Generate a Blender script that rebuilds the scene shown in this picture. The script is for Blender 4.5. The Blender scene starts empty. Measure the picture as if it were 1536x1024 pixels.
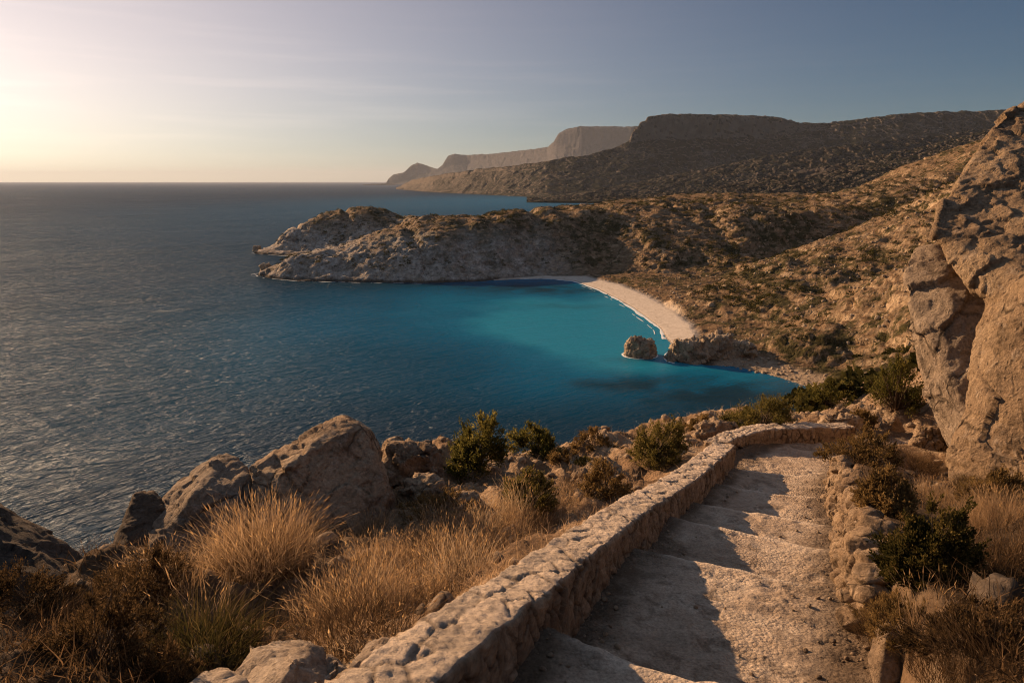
import bpy, bmesh, math
import numpy as np
from mathutils import Vector

C = bpy.context.scene.collection
SC = bpy.context.scene
CAMZ = 45.0
PITCH = math.radians(13.19)
SP, CP = math.sin(PITCH), math.cos(PITCH)
SUN_AZ, SUN_EL = math.radians(-51), math.radians(19.0)

# ------------------------------------------------------------------ survey helpers
def ray(px, py):
    v = (py - 512) / 1024
    return np.array([(px - 768) / 1024, CP - v * SP, -(SP + v * CP)])

def W(px, py, s=None, Z=None):
    """surveyed point: bearing and distance from the viewpoint (metres), sea level is z = 0"""
    d = ray(px, py)
    if s is None:
        s = Z / -d[2]
    p = d * s
    p[2] += CAMZ
    return p

# ------------------------------------------------------------------ noise (numpy)
_r = np.random.RandomState(7)
_perm = _r.permutation(256)
PERM = np.concatenate([_perm, _perm, _perm, _perm])
_g = _r.normal(size=(256, 3)); GRAD = _g / np.linalg.norm(_g, axis=1)[:, None]
JIT = _r.rand(256, 3); RV = _r.rand(256, 3) * 2 - 1

def _hash(i, j, k):
    return PERM[PERM[PERM[i & 255] + (j & 255)] + (k & 255)]

def perlin(P):
    P = np.asarray(P, float)
    i0 = np.floor(P).astype(np.int64)
    f = P - i0
    u = f * f * f * (f * (f * 6 - 15) + 10)
    out = 0
    for a in (0, 1):
        wx = u[:, 0] if a else 1 - u[:, 0]
        for b in (0, 1):
            wy = u[:, 1] if b else 1 - u[:, 1]
            for c in (0, 1):
                wz = u[:, 2] if c else 1 - u[:, 2]
                g = GRAD[_hash(i0[:, 0] + a, i0[:, 1] + b, i0[:, 2] + c)]
                d = g[:, 0] * (f[:, 0] - a) + g[:, 1] * (f[:, 1] - b) + g[:, 2] * (f[:, 2] - c)
                out = out + wx * wy * wz * d
    return out * 1.6

def fbm(P, octv=4, gain=0.5, off=0.0):
    P = np.asarray(P, float) + off
    t, a = 0, 1.0
    for _ in range(octv):
        t = t + a * perlin(P); P = P * 2.03 + 17.7; a *= gain
    return t

def ridged(P, octv=4, gain=0.5, off=0.0):
    P = np.asarray(P, float) + off
    t, a = 0, 1.0
    for _ in range(octv):
        t = t + a * (1 - 2 * np.abs(perlin(P))); P = P * 2.07 + 11.3; a *= gain
    return t * 0.5

def worley(P):
    P = np.asarray(P, float)
    i0 = np.floor(P).astype(np.int64)
    n = len(P)
    f1 = np.full(n, 9.0); f2 = np.full(n, 9.0)
    dv = np.zeros((n, 3)); hid = np.zeros(n, np.int64)
    for a in (-1, 0, 1):
        for b in (-1, 0, 1):
            for c in (-1, 0, 1):
                h = _hash(i0[:, 0] + a, i0[:, 1] + b, i0[:, 2] + c)
                q = i0 + np.array([a, b, c]) + JIT[h]
                e = P - q
                d = np.sqrt((e * e).sum(1))
                m = d < f1
                f2 = np.where(m, f1, np.minimum(f2, d))
                f1 = np.where(m, d, f1)
                dv[m] = e[m]; hid[m] = h[m]
    return f1, f2, dv, hid

def facets(P):
    """broken-rock relief: every cell is a tilted plane with its own offset"""
    f1, f2, dv, hid = worley(P)
    n = RV[hid]
    e = np.clip((f2 - f1) * 6, 0, 1)
    return ((dv * n).sum(1) + n[:, 0] * 0.35), e

def sstep(a, b, x):
    t = np.clip((x - a) / (b - a), 0, 1)
    return t * t * (3 - 2 * t)

# ------------------------------------------------------------------ mesh helpers
def mesh_np(name, V, F, smooth=False, attrs=None):
    me = bpy.data.meshes.new(name)
    V = np.ascontiguousarray(V, np.float32); F = np.ascontiguousarray(F, np.int32)
    me.vertices.add(len(V)); me.vertices.foreach_set('co', V.ravel())
    k = F.shape[1]
    me.loops.add(F.size); me.loops.foreach_set('vertex_index', F.ravel())
    me.polygons.add(len(F)); me.polygons.foreach_set('loop_start', np.arange(0, F.size, k, dtype=np.int32))
    if smooth:
        me.polygons.foreach_set('use_smooth', np.ones(len(F), bool))
    me.update(calc_edges=True)
    for a, val in (attrs or {}).items():
        at = me.attributes.new(a, 'FLOAT', 'POINT')
        at.data.foreach_set('value', np.ascontiguousarray(val, np.float32))
    return me

def link(name, me, mat=None, parent=None, loc=None):
    o = bpy.data.objects.new(name, me)
    C.objects.link(o)
    if mat is not None and me is not None:
        me.materials.clear(); me.materials.append(mat)
    if parent is not None:
        o.parent = parent
    if loc is not None:
        o.location = loc
    return o

def tag(o, label=None, cat=None, group=None, kind=None):
    if label: o['label'] = label
    if cat: o['category'] = cat
    if group: o['group'] = group
    if kind: o['kind'] = kind
    return o

def grid_faces(nu, nv):
    i = np.arange(nu * nv).reshape(nu, nv)
    return np.stack([i[:-1, :-1], i[1:, :-1], i[1:, 1:], i[:-1, 1:]], -1).reshape(-1, 4)

def cleaned(V, F, attrs=None):
    used = np.zeros(len(V), bool); used[F.ravel()] = True
    m = np.cumsum(used) - 1
    return V[used], m[F], {k: v[used] for k, v in (attrs or {}).items()}

# ------------------------------------------------------------------ material helpers
class NT:
    def __init__(self, name, disp=False):
        self.m = bpy.data.materials.new(name); self.m.use_nodes = True
        self.t = self.m.node_tree; self.t.nodes.clear()
        self.out = self.n('ShaderNodeOutputMaterial')
    def n(self, typ, **kw):
        nd = self.t.nodes.new(typ)
        for k, v in kw.items(): setattr(nd, k, v)
        return nd
    def l(self, a, b): self.t.links.new(a, b)
    def set(self, sock, v):
        if hasattr(v, 'is_linked') or isinstance(v, bpy.types.NodeSocket): self.l(v, sock)
        else: sock.default_value = v
    def pos(self):
        return self.n('ShaderNodeNewGeometry').outputs['Position']
    def objc(self):
        return self.n('ShaderNodeTexCoord').outputs['Object']
    def turned(self, vec, ang, scale):
        return self.mapping(self.mapping(vec, (1, 1, 1), (0, 0, -ang)), scale)
    def mapping(self, vec, scale=(1, 1, 1), rot=(0, 0, 0)):
        m = self.n('ShaderNodeMapping'); self.l(vec, m.inputs['Vector'])
        m.inputs['Scale'].default_value = scale; m.inputs['Rotation'].default_value = rot
        return m.outputs[0]
    def noise(self, vec, scale, detail=5, rough=0.55, dist=0.0):
        nd = self.n('ShaderNodeTexNoise')
        self.l(vec, nd.inputs['Vector'])
        nd.inputs['Scale'].default_value = scale; nd.inputs['Detail'].default_value = detail
        nd.inputs['Roughness'].default_value = rough; nd.inputs['Distortion'].default_value = dist
        return nd.outputs['Fac']
    def voro(self, vec, scale, feature='F1', out='Distance'):
        nd = self.n('ShaderNodeTexVoronoi', feature=feature)
        self.l(vec, nd.inputs['Vector']); nd.inputs['Scale'].default_value = scale
        return nd.outputs[out]
    def ramp(self, fac, stops):
        r = self.n('ShaderNodeValToRGB'); self.l(fac, r.inputs[0])
        el = r.color_ramp.elements
        while len(el) < len(stops): el.new(0.5)
        for e, (p, c) in zip(el, stops):
            e.position = p
            e.color = (c, c, c, 1) if isinstance(c, (int, float)) else (*c, 1)
        return r.outputs[0]
    def mix(self, fac, a, b, typ='MIX'):
        m = self.n('ShaderNodeMix', data_type='RGBA', blend_type=typ)
        self.set(m.inputs[0], fac)
        for s, v in ((m.inputs[6], a), (m.inputs[7], b)):
            self.set(s, (*v, 1) if isinstance(v, tuple) and len(v) == 3 else v)
        return m.outputs[2]
    def math(self, op, a, b=0.0, c=None):
        m = self.n('ShaderNodeMath', operation=op)
        self.set(m.inputs[0], a); self.set(m.inputs[1], b)
        if c is not None: self.set(m.inputs[2], c)
        return m.outputs[0]
    def attr(self, name):
        return self.n('ShaderNodeAttribute', attribute_name=name).outputs['Fac']
    def bump(self, h, dist, strength=1.0, normal=None):
        b = self.n('ShaderNodeBump'); self.l(h, b.inputs['Height'])
        b.inputs['Distance'].default_value = dist; b.inputs['Strength'].default_value = strength
        if normal is not None: self.l(normal, b.inputs['Normal'])
        return b.outputs[0]
    def princ(self, color, rough=0.9, normal=None, spec=0.2, **kw):
        p = self.n('ShaderNodeBsdfPrincipled')
        self.set(p.inputs['Base Color'], (*color, 1) if isinstance(color, tuple) else color)
        self.set(p.inputs['Roughness'], rough)
        p.inputs['Specular IOR Level'].default_value = spec
        if normal is not None: self.l(normal, p.inputs['Normal'])
        for k, v in kw.items(): self.set(p.inputs[k], v)
        return p.outputs[0]
    def done(self, shader):
        self.l(shader, self.out.inputs['Surface']); return self.m

def rock_material(name, pale, mid, dark, scale=1.0, pits=1.0, bumpd=0.03, stain=0.6):
    t = NT(name); P = t.pos()
    big = t.noise(P, 0.9 * scale, 8, 0.68)
    col = t.ramp(big, [(0.30, dark), (0.48, mid), (0.68, pale)])
    st = t.noise(P, 2.2 * scale, 9, 0.72, 0.6)
    col = t.mix(t.math('MULTIPLY', t.ramp(st, [(0.52, 0.0), (0.66, 1.0)]), stain), col, tuple(c * 0.30 for c in mid))
    lich = t.noise(P, 6.0 * scale, 8, 0.75)
    col = t.mix(t.math('MULTIPLY', t.ramp(lich, [(0.55, 0.0), (0.63, 1.0)]), 0.35), col, tuple(0.5 * (c + pale[1]) for c in pale))
    fine = t.noise(P, 24 * scale, 8, 0.75)
    col = t.mix(0.85, col, t.ramp(fine, [(0.28, 0.35), (0.5, 0.9), (0.72, 1.35)]), 'MULTIPLY')
    # joints: thin dark cracks wandering between blocks
    wob = t.n('ShaderNodeTexNoise'); t.l(P, wob.inputs['Vector']); wob.inputs['Scale'].default_value = 1.6 * scale; wob.inputs['Detail'].default_value = 6
    va = t.n('ShaderNodeVectorMath', operation='MULTIPLY_ADD'); t.l(wob.outputs['Color'], va.inputs[0]); va.inputs[1].default_value = (0.5 / scale,) * 3; t.l(P, va.inputs[2])
    ed = t.voro(t.mapping(va.outputs[0], (1, 1, 0.6)), 1.5 * scale, 'DISTANCE_TO_EDGE')
    crack = t.math('MULTIPLY', t.ramp(ed, [(0.0, 1.0), (0.035, 0.0)]), t.ramp(t.noise(P, 0.8 * scale, 3), [(0.46, 0.0), (0.56, 1.0)]))
    col = t.mix(t.math('MULTIPLY', crack, 0.8), col, tuple(c * 0.2 for c in dark))
    v = t.voro(va.outputs[0], 11 * scale)
    pit = t.ramp(v, [(0.12, 0.0), (0.32, 1.0)])
    col = t.mix(t.math('MULTIPLY', t.math('SUBTRACT', 1.0, pit), 0.45), col, tuple(c * 0.5 for c in dark))
    h = t.math('ADD', t.math('MULTIPLY', t.noise(P, 5 * scale, 12, 0.74), 1.3), t.math('MULTIPLY', pit, 0.16 * pits))
    h = t.math('ADD', h, t.math('MULTIPLY', crack, -0.35))
    h = t.math('ADD', h, t.math('MULTIPLY', fine, 0.22))
    return t.done(t.princ(col, 0.92, t.bump(h, bumpd / scale * 3.2, 1.0), 0.12))

def plant_material(name, c0, c1, c2, trans=0.45):
    t = NT(name)
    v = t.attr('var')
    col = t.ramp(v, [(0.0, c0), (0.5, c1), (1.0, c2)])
    d = t.n('ShaderNodeBsdfDiffuse'); t.l(col, d.inputs[0])
    tr = t.n('ShaderNodeBsdfTranslucent'); t.l(col, tr.inputs[0])
    m = t.n('ShaderNodeMixShader'); m.inputs[0].default_value = trans
    t.l(d.outputs[0], m.inputs[1]); t.l(tr.outputs[0], m.inputs[2])
    return t.done(m.outputs[0])

M = {}
M['rock'] = rock_material('limestone', (0.50, 0.39, 0.27), (0.37, 0.27, 0.18), (0.20, 0.145, 0.10))
M['rock_grey'] = rock_material('grey_limestone', (0.40, 0.32, 0.24), (0.29, 0.225, 0.165), (0.15, 0.115, 0.085))
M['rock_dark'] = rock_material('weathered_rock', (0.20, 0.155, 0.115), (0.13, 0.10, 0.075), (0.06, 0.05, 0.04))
M['cliff'] = rock_material('ochre_limestone', (0.51, 0.385, 0.255), (0.40, 0.285, 0.18), (0.20, 0.14, 0.095), 0.8, 1.2, 0.045, 0.65)
M['rock_pale'] = rock_material('pale_limestone', (0.60, 0.50, 0.39), (0.48, 0.385, 0.29), (0.28, 0.21, 0.155), 1.5, 1.0, 0.03, 0.45)
M['dry_stone'] = rock_material('dry_stone', (0.42, 0.31, 0.205), (0.31, 0.22, 0.14), (0.17, 0.115, 0.075), 1.6)
M['sea_rock'] = rock_material('shore_rock', (0.50, 0.40, 0.28), (0.38, 0.295, 0.205), (0.20, 0.15, 0.11), 0.3)
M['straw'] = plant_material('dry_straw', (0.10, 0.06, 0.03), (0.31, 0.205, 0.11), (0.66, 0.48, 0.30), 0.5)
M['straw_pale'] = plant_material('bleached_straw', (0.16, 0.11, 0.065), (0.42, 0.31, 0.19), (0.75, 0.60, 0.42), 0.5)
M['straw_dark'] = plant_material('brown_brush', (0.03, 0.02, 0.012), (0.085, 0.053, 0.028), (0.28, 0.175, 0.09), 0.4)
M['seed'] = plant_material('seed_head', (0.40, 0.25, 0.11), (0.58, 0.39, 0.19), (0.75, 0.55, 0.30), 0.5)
M['green_grass'] = plant_material('green_grass', (0.022, 0.022, 0.009), (0.052, 0.046, 0.017), (0.15, 0.105, 0.04), 0.45)
M['leaf'] = plant_material('shrub_leaf', (0.032, 0.036, 0.010), (0.105, 0.095, 0.026), (0.26, 0.21, 0.055), 0.5)
M['leaf_olive'] = plant_material('olive_leaf', (0.05, 0.046, 0.015), (0.125, 0.105, 0.032), (0.27, 0.205, 0.065), 0.45)
M['leaf_brown'] = plant_material('brown_leaf', (0.07, 0.048, 0.02), (0.17, 0.112, 0.045), (0.34, 0.225, 0.09), 0.45)
M['leaf_deep'] = plant_material('deep_leaf', (0.018, 0.02, 0.007), (0.06, 0.052, 0.016), (0.22, 0.155, 0.05), 0.4)
M['leaf_dark'] = plant_material('dark_twigs', (0.022, 0.016, 0.009), (0.07, 0.045, 0.022), (0.24, 0.15, 0.07), 0.4)
M['scrub'] = plant_material('scrub_leaf', (0.022, 0.024, 0.009), (0.05, 0.047, 0.015), (0.105, 0.085, 0.027), 0.25)
_t = NT('bark'); M['bark'] = _t.done(_t.princ(_t.ramp(_t.noise(_t.pos(), 30), [(0.3, (0.05, 0.035, 0.022)), (0.7, (0.14, 0.10, 0.07))]), 0.95))

# ------------------------------------------------------------------ the path lines
PL = np.array([(-1.9, -1.2), (-1.1, .6), (.18, 3.46), (1.06, 5.56), (1.72, 6.85), (2.25, 7.9), (2.92, 9.16), (3.55, 10.39), (4.1, 11.4), (5.3, 12.9), (7.3, 14.2), (9.8, 14.9)])
PR = np.array([(-.3, -2.2), (.5, -.4), (1.75, 2.6), (2.66, 4.88), (3.28, 6.1), (3.8, 7.22), (4.35, 8.6), (5.0, 9.98), (5.5, 10.7), (6.4, 11.7), (7.8, 12.6), (10.0, 13.1)])
PZ = np.array([-1.45, -2.05, -2.5, -3.2, -3.56, -3.9, -4.25, -4.55, -4.8, -5.05, -5.4, -5.8])      # level at each nosing
PRISE = np.array([.2, .28, .32, .27, .22, .20, .17, .13, .0, .0, .0, .0])                          # drop just beyond it
PC = (PL + PR) / 2

def seg_dist(x, y, poly, closed=False):
    """distance, running length, signed side (+ = left of travel) and segment parameter"""
    n = len(poly) if closed else len(poly) - 1
    best = np.full(x.shape, 1e9); tb = np.zeros(x.shape); sb = np.zeros(x.shape)
    for i in range(n):
        a = poly[i]; b = poly[(i + 1) % len(poly)]
        dx, dy = b - a
        L2 = dx * dx + dy * dy
        t = np.clip(((x - a[0]) * dx + (y - a[1]) * dy) / L2, 0, 1)
        ex = x - (a[0] + t * dx); ey = y - (a[1] + t * dy)
        d = np.hypot(ex, ey)
        m = d < best
        best = np.where(m, d, best); tb = np.where(m, i + t, tb)
        sb = np.where(m, np.sign(dx * ey - dy * ex), sb)
    return best, tb, sb

# ------------------------------------------------------------------ terrain: control heights
def w2(px, py, s=None, Z=None): return tuple(W(px, py, s, Z))
SHORE = np.array([(-95, -60), (-62, -20), (-46, 10), (-32, 32), (-8, 50), (15, 64), (34, 85), (48, 110), (60, 130),
    (67.5, 145), (64, 154), (57, 164), (53, 166), (48, 167), (42, 168), (40, 171), (42, 178), (45.5, 186), (45.6, 195), (46.8, 210), (46, 223), (44.5, 245),
    (42, 263), (37, 290), (29, 314), (17, 323), (4, 321), (-18, 313), (-39, 308), (-70, 311), (-99, 316), (-118, 326), (-127, 338), (-122, 350),
    (-100, 372), (-92, 392), (-112, 414), (-150, 430), (-166, 440), (-162, 458), (-125, 500), (-60, 545), (10, 590), (80, 660), (110, 760), (130, 950),
    (900, 950), (900, -60)], float)
BEACH = np.array([(43, 180), (45.6, 195), (46.8, 210), (46, 223), (44.5, 245), (42, 263), (37, 290), (29, 314), (17, 323), (4, 321), (-8, 317)], float)
BEACHW = np.array([6, 9, 10, 10.5, 11, 11.5, 11, 9, 4.5, 2, 0.5], float)
COVE = np.array([(66, 140), (67.5, 145), (64, 154), (57, 164)], float)

cp = []
for z0, poly in ((0, SHORE[:46]),):
    for (x, y) in poly: cp.append((x, y, z0))
# path, both banks
for i in range(len(PC)): cp.append((PC[i][0], PC[i][1], 45 + PZ[i] - 0.1))
near = [(480, 790, 4.45), (300, 960, 3.0), (60, 1010, 2.75), (150, 850, 3.75), (650, 692, 5.25), (580, 705, 5.05), (900, 658, 5.85), (760, 760, 4.55),
        (1060, 640, 6.3), (1190, 628, 6.75), (620, 830, 3.85), (560, 920, 3.1), (820, 700, 5.15), (940, 690, 5.1), (450, 870, 3.7), (330, 850, 3.9),
        (1280, 612, 7.2), (1310, 655, 5.5), (1400, 690, 4.75), (1445, 712, 4.45), (1536, 735, 4.0), (1300, 745, 4.0), (1310, 820, 3.3), (1340, 930, 2.55),
        (1500, 800, 2.9), (1500, 950, 2.25), (1700, 760, 3.2), (1700, 1000, 1.6)]
for a in near: cp.append(w2(a[0], a[1], Z=a[2]))
cp += [(-5.5, 1.5, 45 - 2.6), (-3, -1, 45 - 1.6), (1.5, -2, 45 - .9), (5, -1, 45 - .2), (8, 4, 45 - 1.0), (12, 8, 45 - .5), (14, 14, 45 - 2.5), (20, 0, 45 + 4), (22, 20, 45 - 2)]
# beyond the brink
cp += [(-6.5, 11, 33), (-4, 17, 29), (0, 21, 29), (4, 26, 29), (9, 30, 29.5), (-10, 5, 34), (-12, -4, 34), (-24, 10, 14), (-10, 27, 15), (0, 37, 13), (12, 44, 14), (-30, -15, 20), (25, 66, 14), (42, 95, 12)]
# hillside to the right
for (px, py, s) in [(1330, 612, 30), (1235, 600, 30), (1240, 596, 45), (1270, 572, 105), (1250, 580, 100), (1350, 560, 75), (1390, 620, 40), (1400, 450, 150), (1400, 520, 95), (1400, 380, 210), (1300, 480, 165),
        (1200, 430, 222), (1150, 480, 205), (1400, 300, 300), (1330, 327, 292), (1260, 352, 283), (1190, 376, 275), (1130, 398, 268), (1100, 345, 345), (1150, 326, 352), (1260, 320, 362), (1320, 306, 375), (1400, 272, 390), (1480, 238, 400), (1190, 520, 170), (1100, 520, 192), (1500, 330, 190), (1500, 450, 110), (1500, 240, 310), (1620, 330, 150),
        (1600, 160, 330), (1290, 400, 230), (1060, 440, 285), (1220, 545, 150),
        (400, 392, 336), (540, 353, 380), (640, 322, 395), (740, 313, 412), (830, 302, 432), (920, 297, 440), (1000, 293, 455), (1100, 292, 470), (1180, 310, 410),
        (450, 379, 329), (497, 369, 333), (600, 334, 340), (665, 317, 348), (740, 311, 357), (830, 301, 374), (520, 395, 322), (640, 380, 321), (740, 365, 330), (860, 345, 350), (960, 345, 352), (760, 400, 326), (900, 390, 334), (1000, 400, 318),
        (430, 333, 455), (395, 360, 445), (500, 316, 480), (570, 312, 490), (640, 316, 485), (480, 345, 440), (560, 338, 430), (620, 325, 425),
        (1420, 225, 520), (1300, 285, 480)]:
    cp.append(w2(px, py, s))
for (px, s, e) in [(1140, 300, 8.5), (1140, 322, 9.5), (1200, 305, 11), (1200, 328, 12), (1265, 315, 15), (1265, 338, 16), (1335, 325, 19), (1335, 350, 21), (1400, 332, 27), (1400, 360, 29), (1480, 340, 38), (1480, 370, 40)]:
    d = ray(px, 330); cp.append((d[0] * s, d[1] * s, e))
cp += [(60, 560, 24), (160, 560, 33), (150, 700, 26), (260, 600, 30), (330, 620, 40), (400, 650, 40), (260, 800, 30), (600, 400, 90), (600, 800, 60), (500, 100, 110), (300, 150, 85), (150, 60, 52), (100, 20, 50), (60, 0, 52), (300, 0, 90), (60, 40, 40)]
cp = np.array(cp)
hl = (cp[:, 1] > 325) & (cp[:, 0] < 130) & (cp[:, 2] > 3); cp[hl, 2] -= np.clip((cp[hl, 1] - 325) / 16, 0, 1) * np.where(cp[hl, 0] < 60, np.where(cp[hl, 1] > 425, 5.5, 5.0), 2.4)

def tps_fit(xy, z, lam=0.3):
    n = len(xy)
    d2 = ((xy[:, None] - xy[None]) ** 2).sum(-1)
    K = 0.5 * d2 * np.log(d2 + 1e-9)
    A = np.zeros((n + 3, n + 3)); A[:n, :n] = K + lam * np.eye(n)
    A[:n, n] = 1; A[:n, n + 1:] = xy; A[n, :n] = 1; A[n + 1:, :n] = xy.T
    return np.linalg.solve(A, np.concatenate([z, [0, 0, 0]]))
TW = tps_fit(cp[:, :2], cp[:, 2], 0.02)

def tps(x, y):
    out = np.empty(len(x))
    for a in range(0, len(x), 100000):
        X, Y = x[a:a + 100000], y[a:a + 100000]
        d2 = (X[:, None] - cp[None, :, 0]) ** 2 + (Y[:, None] - cp[None, :, 1]) ** 2
        out[a:a + 100000] = (0.5 * d2 * np.log(d2 + 1e-9)) @ TW[:-3] + TW[-3] + TW[-2] * X + TW[-1] * Y
    return out

def shore_sd(x, y):
    d, _, _ = seg_dist(x, y, SHORE, True)
    inside = np.zeros(x.shape, bool)
    n = len(SHORE)
    for i in range(n):
        x1, y1 = SHORE[i]; x2, y2 = SHORE[(i + 1) % n]
        c = ((y1 > y) != (y2 > y)) & (x < (x2 - x1) * (y - y1) / (y2 - y1 + 1e-12) + x1)
        inside ^= c
    return np.where(inside, d, -d)

def path_level(t):
    return 45 + np.interp(t, np.arange(len(PZ)), PZ)

def height(x, y):
    """terrain height and sand amount"""
    x = np.asarray(x, float); y = np.asarray(y, float)
    h = tps(x, y)
    r = np.hypot(x, y)
    wob = 3.0 * fbm(np.stack([x / 14, y / 14, 0 * x], -1), 3) * sstep(60, 120, r)
    sd = shore_sd(x, y)
    db, tb, _ = seg_dist(x, y, BEACH)
    bw = np.interp(tb, np.arange(len(BEACHW)), BEACHW)
    sand = (1 - sstep(bw * 0.82, bw * 1.12 + 0.5, db + wob * 0.35 * sstep(4, 9, bw))) * (sd > -14)
    dc, tc, _ = seg_dist(x, y, COVE)
    gravel = (1 - sstep(5.0, 9.0, dc + wob * 0.5)) * (sd > -8)
    flat = np.maximum(sand, gravel)
    sdw = sd + wob * (1 - flat)
    land = np.clip(sdw, 0, None)
    h = np.maximum(h, np.minimum(1.5, land * 0.35))
    h = np.where(sdw > 0, np.minimum(h, 0.2 + land * 2.3), np.minimum(-0.25, np.clip(sdw, -20, 0) * 0.3))
    shoreh = np.where(sd > 0, sd * 0.085, sd * 0.12)
    h = h * (1 - flat) + shoreh * flat
    # relief by distance band
    P = np.stack([x, y, np.zeros_like(x)], -1)
    mid = sstep(28, 70, r) * (1 - flat) * sstep(0, 10, sdw)
    gl = np.abs(fbm(np.stack([x / 46 + 0.25 * y / 46, y / 90, 0 * x], -1) + 3.7, 3))
    h = h - mid * 2.6 * (1 - sstep(0.0, 0.28, gl)) * sstep(90, 150, r)
    h = h + mid * (2.2 * fbm(P / 38, 3) + 1.4 * (ridged(P / 17, 3) - 0.45))
    led = h / 2.6 + 0.9 * fbm(P / 22, 3) + 0.03 * x
    lf = led - np.floor(led)
    h = h + mid * sstep(60, 110, r) * 1.5 * (sstep(0.45, 0.95, lf) - lf) * np.clip(0.6 + fbm(P / 40 + 8, 2), 0, 1)
    nearw = (1 - sstep(35, 70, r))
    dp, tp, side = seg_dist(x, y, PC)
    hw = np.interp(tp, np.arange(len(PC)), np.hypot(*(PL - PR).T) / 2)
    off = sstep(0.35, 1.2, dp - hw)
    h = h + nearw * off * (0.26 * fbm(P / 1.9, 4) + 0.26 * (ridged(P / 0.85, 5, 0.55) - 0.5) + 0.03)
    h = np.where((sdw > 0) & (r > 40), np.maximum(h, np.minimum(3.0, 0.25 + 0.12 * np.clip(sd, 0, None))), h)
    # the cut of the path and its banks
    zp = path_level(tp)
    on = (tp > 0.01) & (tp < 10.99)
    u = (dp - hw)
    right = side < 0
    bank = np.where(right, zp + 0.46 + 0.10 * np.clip(u, 0, 2), zp - 0.02)
    w = 1 - sstep(0.25, 1.5, u)
    h = np.where(on & (r < 30), h * (1 - w) + bank * w, h)
    cut = 1 - sstep(0.03, 0.30, u)
    h = np.where(on & (r < 30), h * (1 - cut) + (zp - 0.42) * cut, h)
    return h, sand, gravel

def gz(x, y):
    return float(height(np.array([x]), np.array([y]))[0][0])

def at(px, py, smin=2.0, smax=420.0):
    """where the sight line meets the ground"""
    d = ray(px, py)
    s = np.exp(np.linspace(math.log(smin), math.log(smax), 700))
    h = height(d[0] * s, d[1] * s)[0]
    z = CAMZ + d[2] * s
    i = int(np.argmax(z < h))
    if not (z < h).any(): i = len(s) - 1
    return np.array([d[0] * s[i], d[1] * s[i], h[i]])

# ------------------------------------------------------------------ land material
def land_material():
    t = NT('coastal_ground'); P = t.pos()
    geo = t.n('ShaderNodeNewGeometry')
    nz = t.n('ShaderNodeSeparateXYZ'); t.l(geo.outputs['True Normal'], nz.inputs[0])
    slope = nz.outputs['Z']
    rockc = t.ramp(t.noise(P, 0.13, 9, 0.68), [(0.3, (0.085, 0.063, 0.046)), (0.5, (0.255, 0.183, 0.115)), (0.68, (0.50, 0.378, 0.247))])
    soil = t.ramp(t.noise(P, 0.4, 8, 0.65), [(0.3, (0.07, 0.045, 0.026)), (0.55, (0.19, 0.122, 0.067)), (0.75, (0.36, 0.245, 0.137))])
    fl = t.math('ADD', slope, t.math('MULTIPLY', t.math('SUBTRACT', t.noise(P, 0.33, 7, 0.65), 0.5), 1.1))
    col = t.mix(t.ramp(fl, [(0.62, 0.0), (0.86, 1.0)]), rockc, soil)
    veg = t.math('ADD', t.noise(P, 0.21, 8, 0.72), t.math('MULTIPLY', t.math('SUBTRACT', t.noise(P, 0.03, 3), 0.5), 0.45))
    vegc = t.ramp(t.noise(P, 1.3, 5), [(0.3, (0.022, 0.022, 0.009)), (0.7, (0.075, 0.062, 0.024))])
    col = t.mix(t.math('MULTIPLY', t.ramp(veg, [(0.48, 0.0), (0.57, 1.0)]), t.attr('scrubby')), col, vegc)
    # sand and shingle
    sandc = t.ramp(t.noise(P, 0.5, 9, 0.72), [(0.3, (0.40, 0.345, 0.28)), (0.7, (0.56, 0.50, 0.43))])
    sandc = t.mix(t.math('MULTIPLY', t.ramp(t.noise(t.mapping(P, (1, 0.35, 1)), 0.9, 8, 0.75), [(0.54, 0.0), (0.66, 1.0)]), 0.55), sandc, (0.20, 0.155, 0.11))
    zz = t.n('ShaderNodeSeparateXYZ'); t.l(P, zz.inputs[0])
    wet = t.ramp(zz.outputs['Z'], [(0.06, (0.45, 0.43, 0.42)), (0.32, (1, 1, 1))])
    sandc = t.mix(1.0, sandc, wet, 'MULTIPLY')
    grit = t.ramp(t.noise(P, 1.6, 8, 0.75), [(0.3, (0.19, 0.14, 0.095)), (0.7, (0.42, 0.33, 0.235))])
    col = t.mix(t.attr('gravel'), col, grit)
    col = t.mix(t.attr('sand'), col, sandc)
    # wet dark band at the waterline of the rocks
    pale = t.math('MULTIPLY', t.attr('washed'), t.ramp(t.noise(P, 0.12, 8, 0.72), [(0.38, 0.35), (0.56, 1.0)]))
    palec = t.ramp(t.noise(P, 0.5, 9, 0.75), [(0.34, (0.10, 0.09, 0.08)), (0.47, (0.34, 0.305, 0.265)), (0.64, (0.60, 0.55, 0.48))])
    col = t.mix(t.math('MULTIPLY', pale, 0.9), col, palec)
    tide = t.math('ADD', zz.outputs['Z'], t.math('MULTIPLY', t.noise(P, 0.35, 5), 1.6))
    tide = t.math('MULTIPLY', t.ramp(t.math('MULTIPLY', tide, 0.25), [(0.34, 1.0), (0.58, 0.0)]), t.math('SUBTRACT', 1.0, t.math('MAXIMUM', t.attr('sand'), t.attr('gravel'))))
    col = t.mix(t.math('MULTIPLY', tide, 0.85), col, (0.035, 0.03, 0.025))
    fine = t.noise(P, 3.0, 9, 0.72)
    col = t.mix(0.6, col, t.ramp(fine, [(0.3, 0.5), (0.5, 0.95), (0.7, 1.3)]), 'MULTIPLY')
    h = t.math('ADD', t.noise(P, 0.8, 10, 0.68), t.math('MULTIPLY', t.voro(P, 0.9), 0.35))
    nrm = t.bump(t.math('MULTIPLY', h, t.math('SUBTRACT', 1.0, t.math('MULTIPLY', t.attr('sand'), 0.93))), 1.3, 0.9)
    return t.done(t.princ(col, 0.95, nrm, 0.1))

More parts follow.
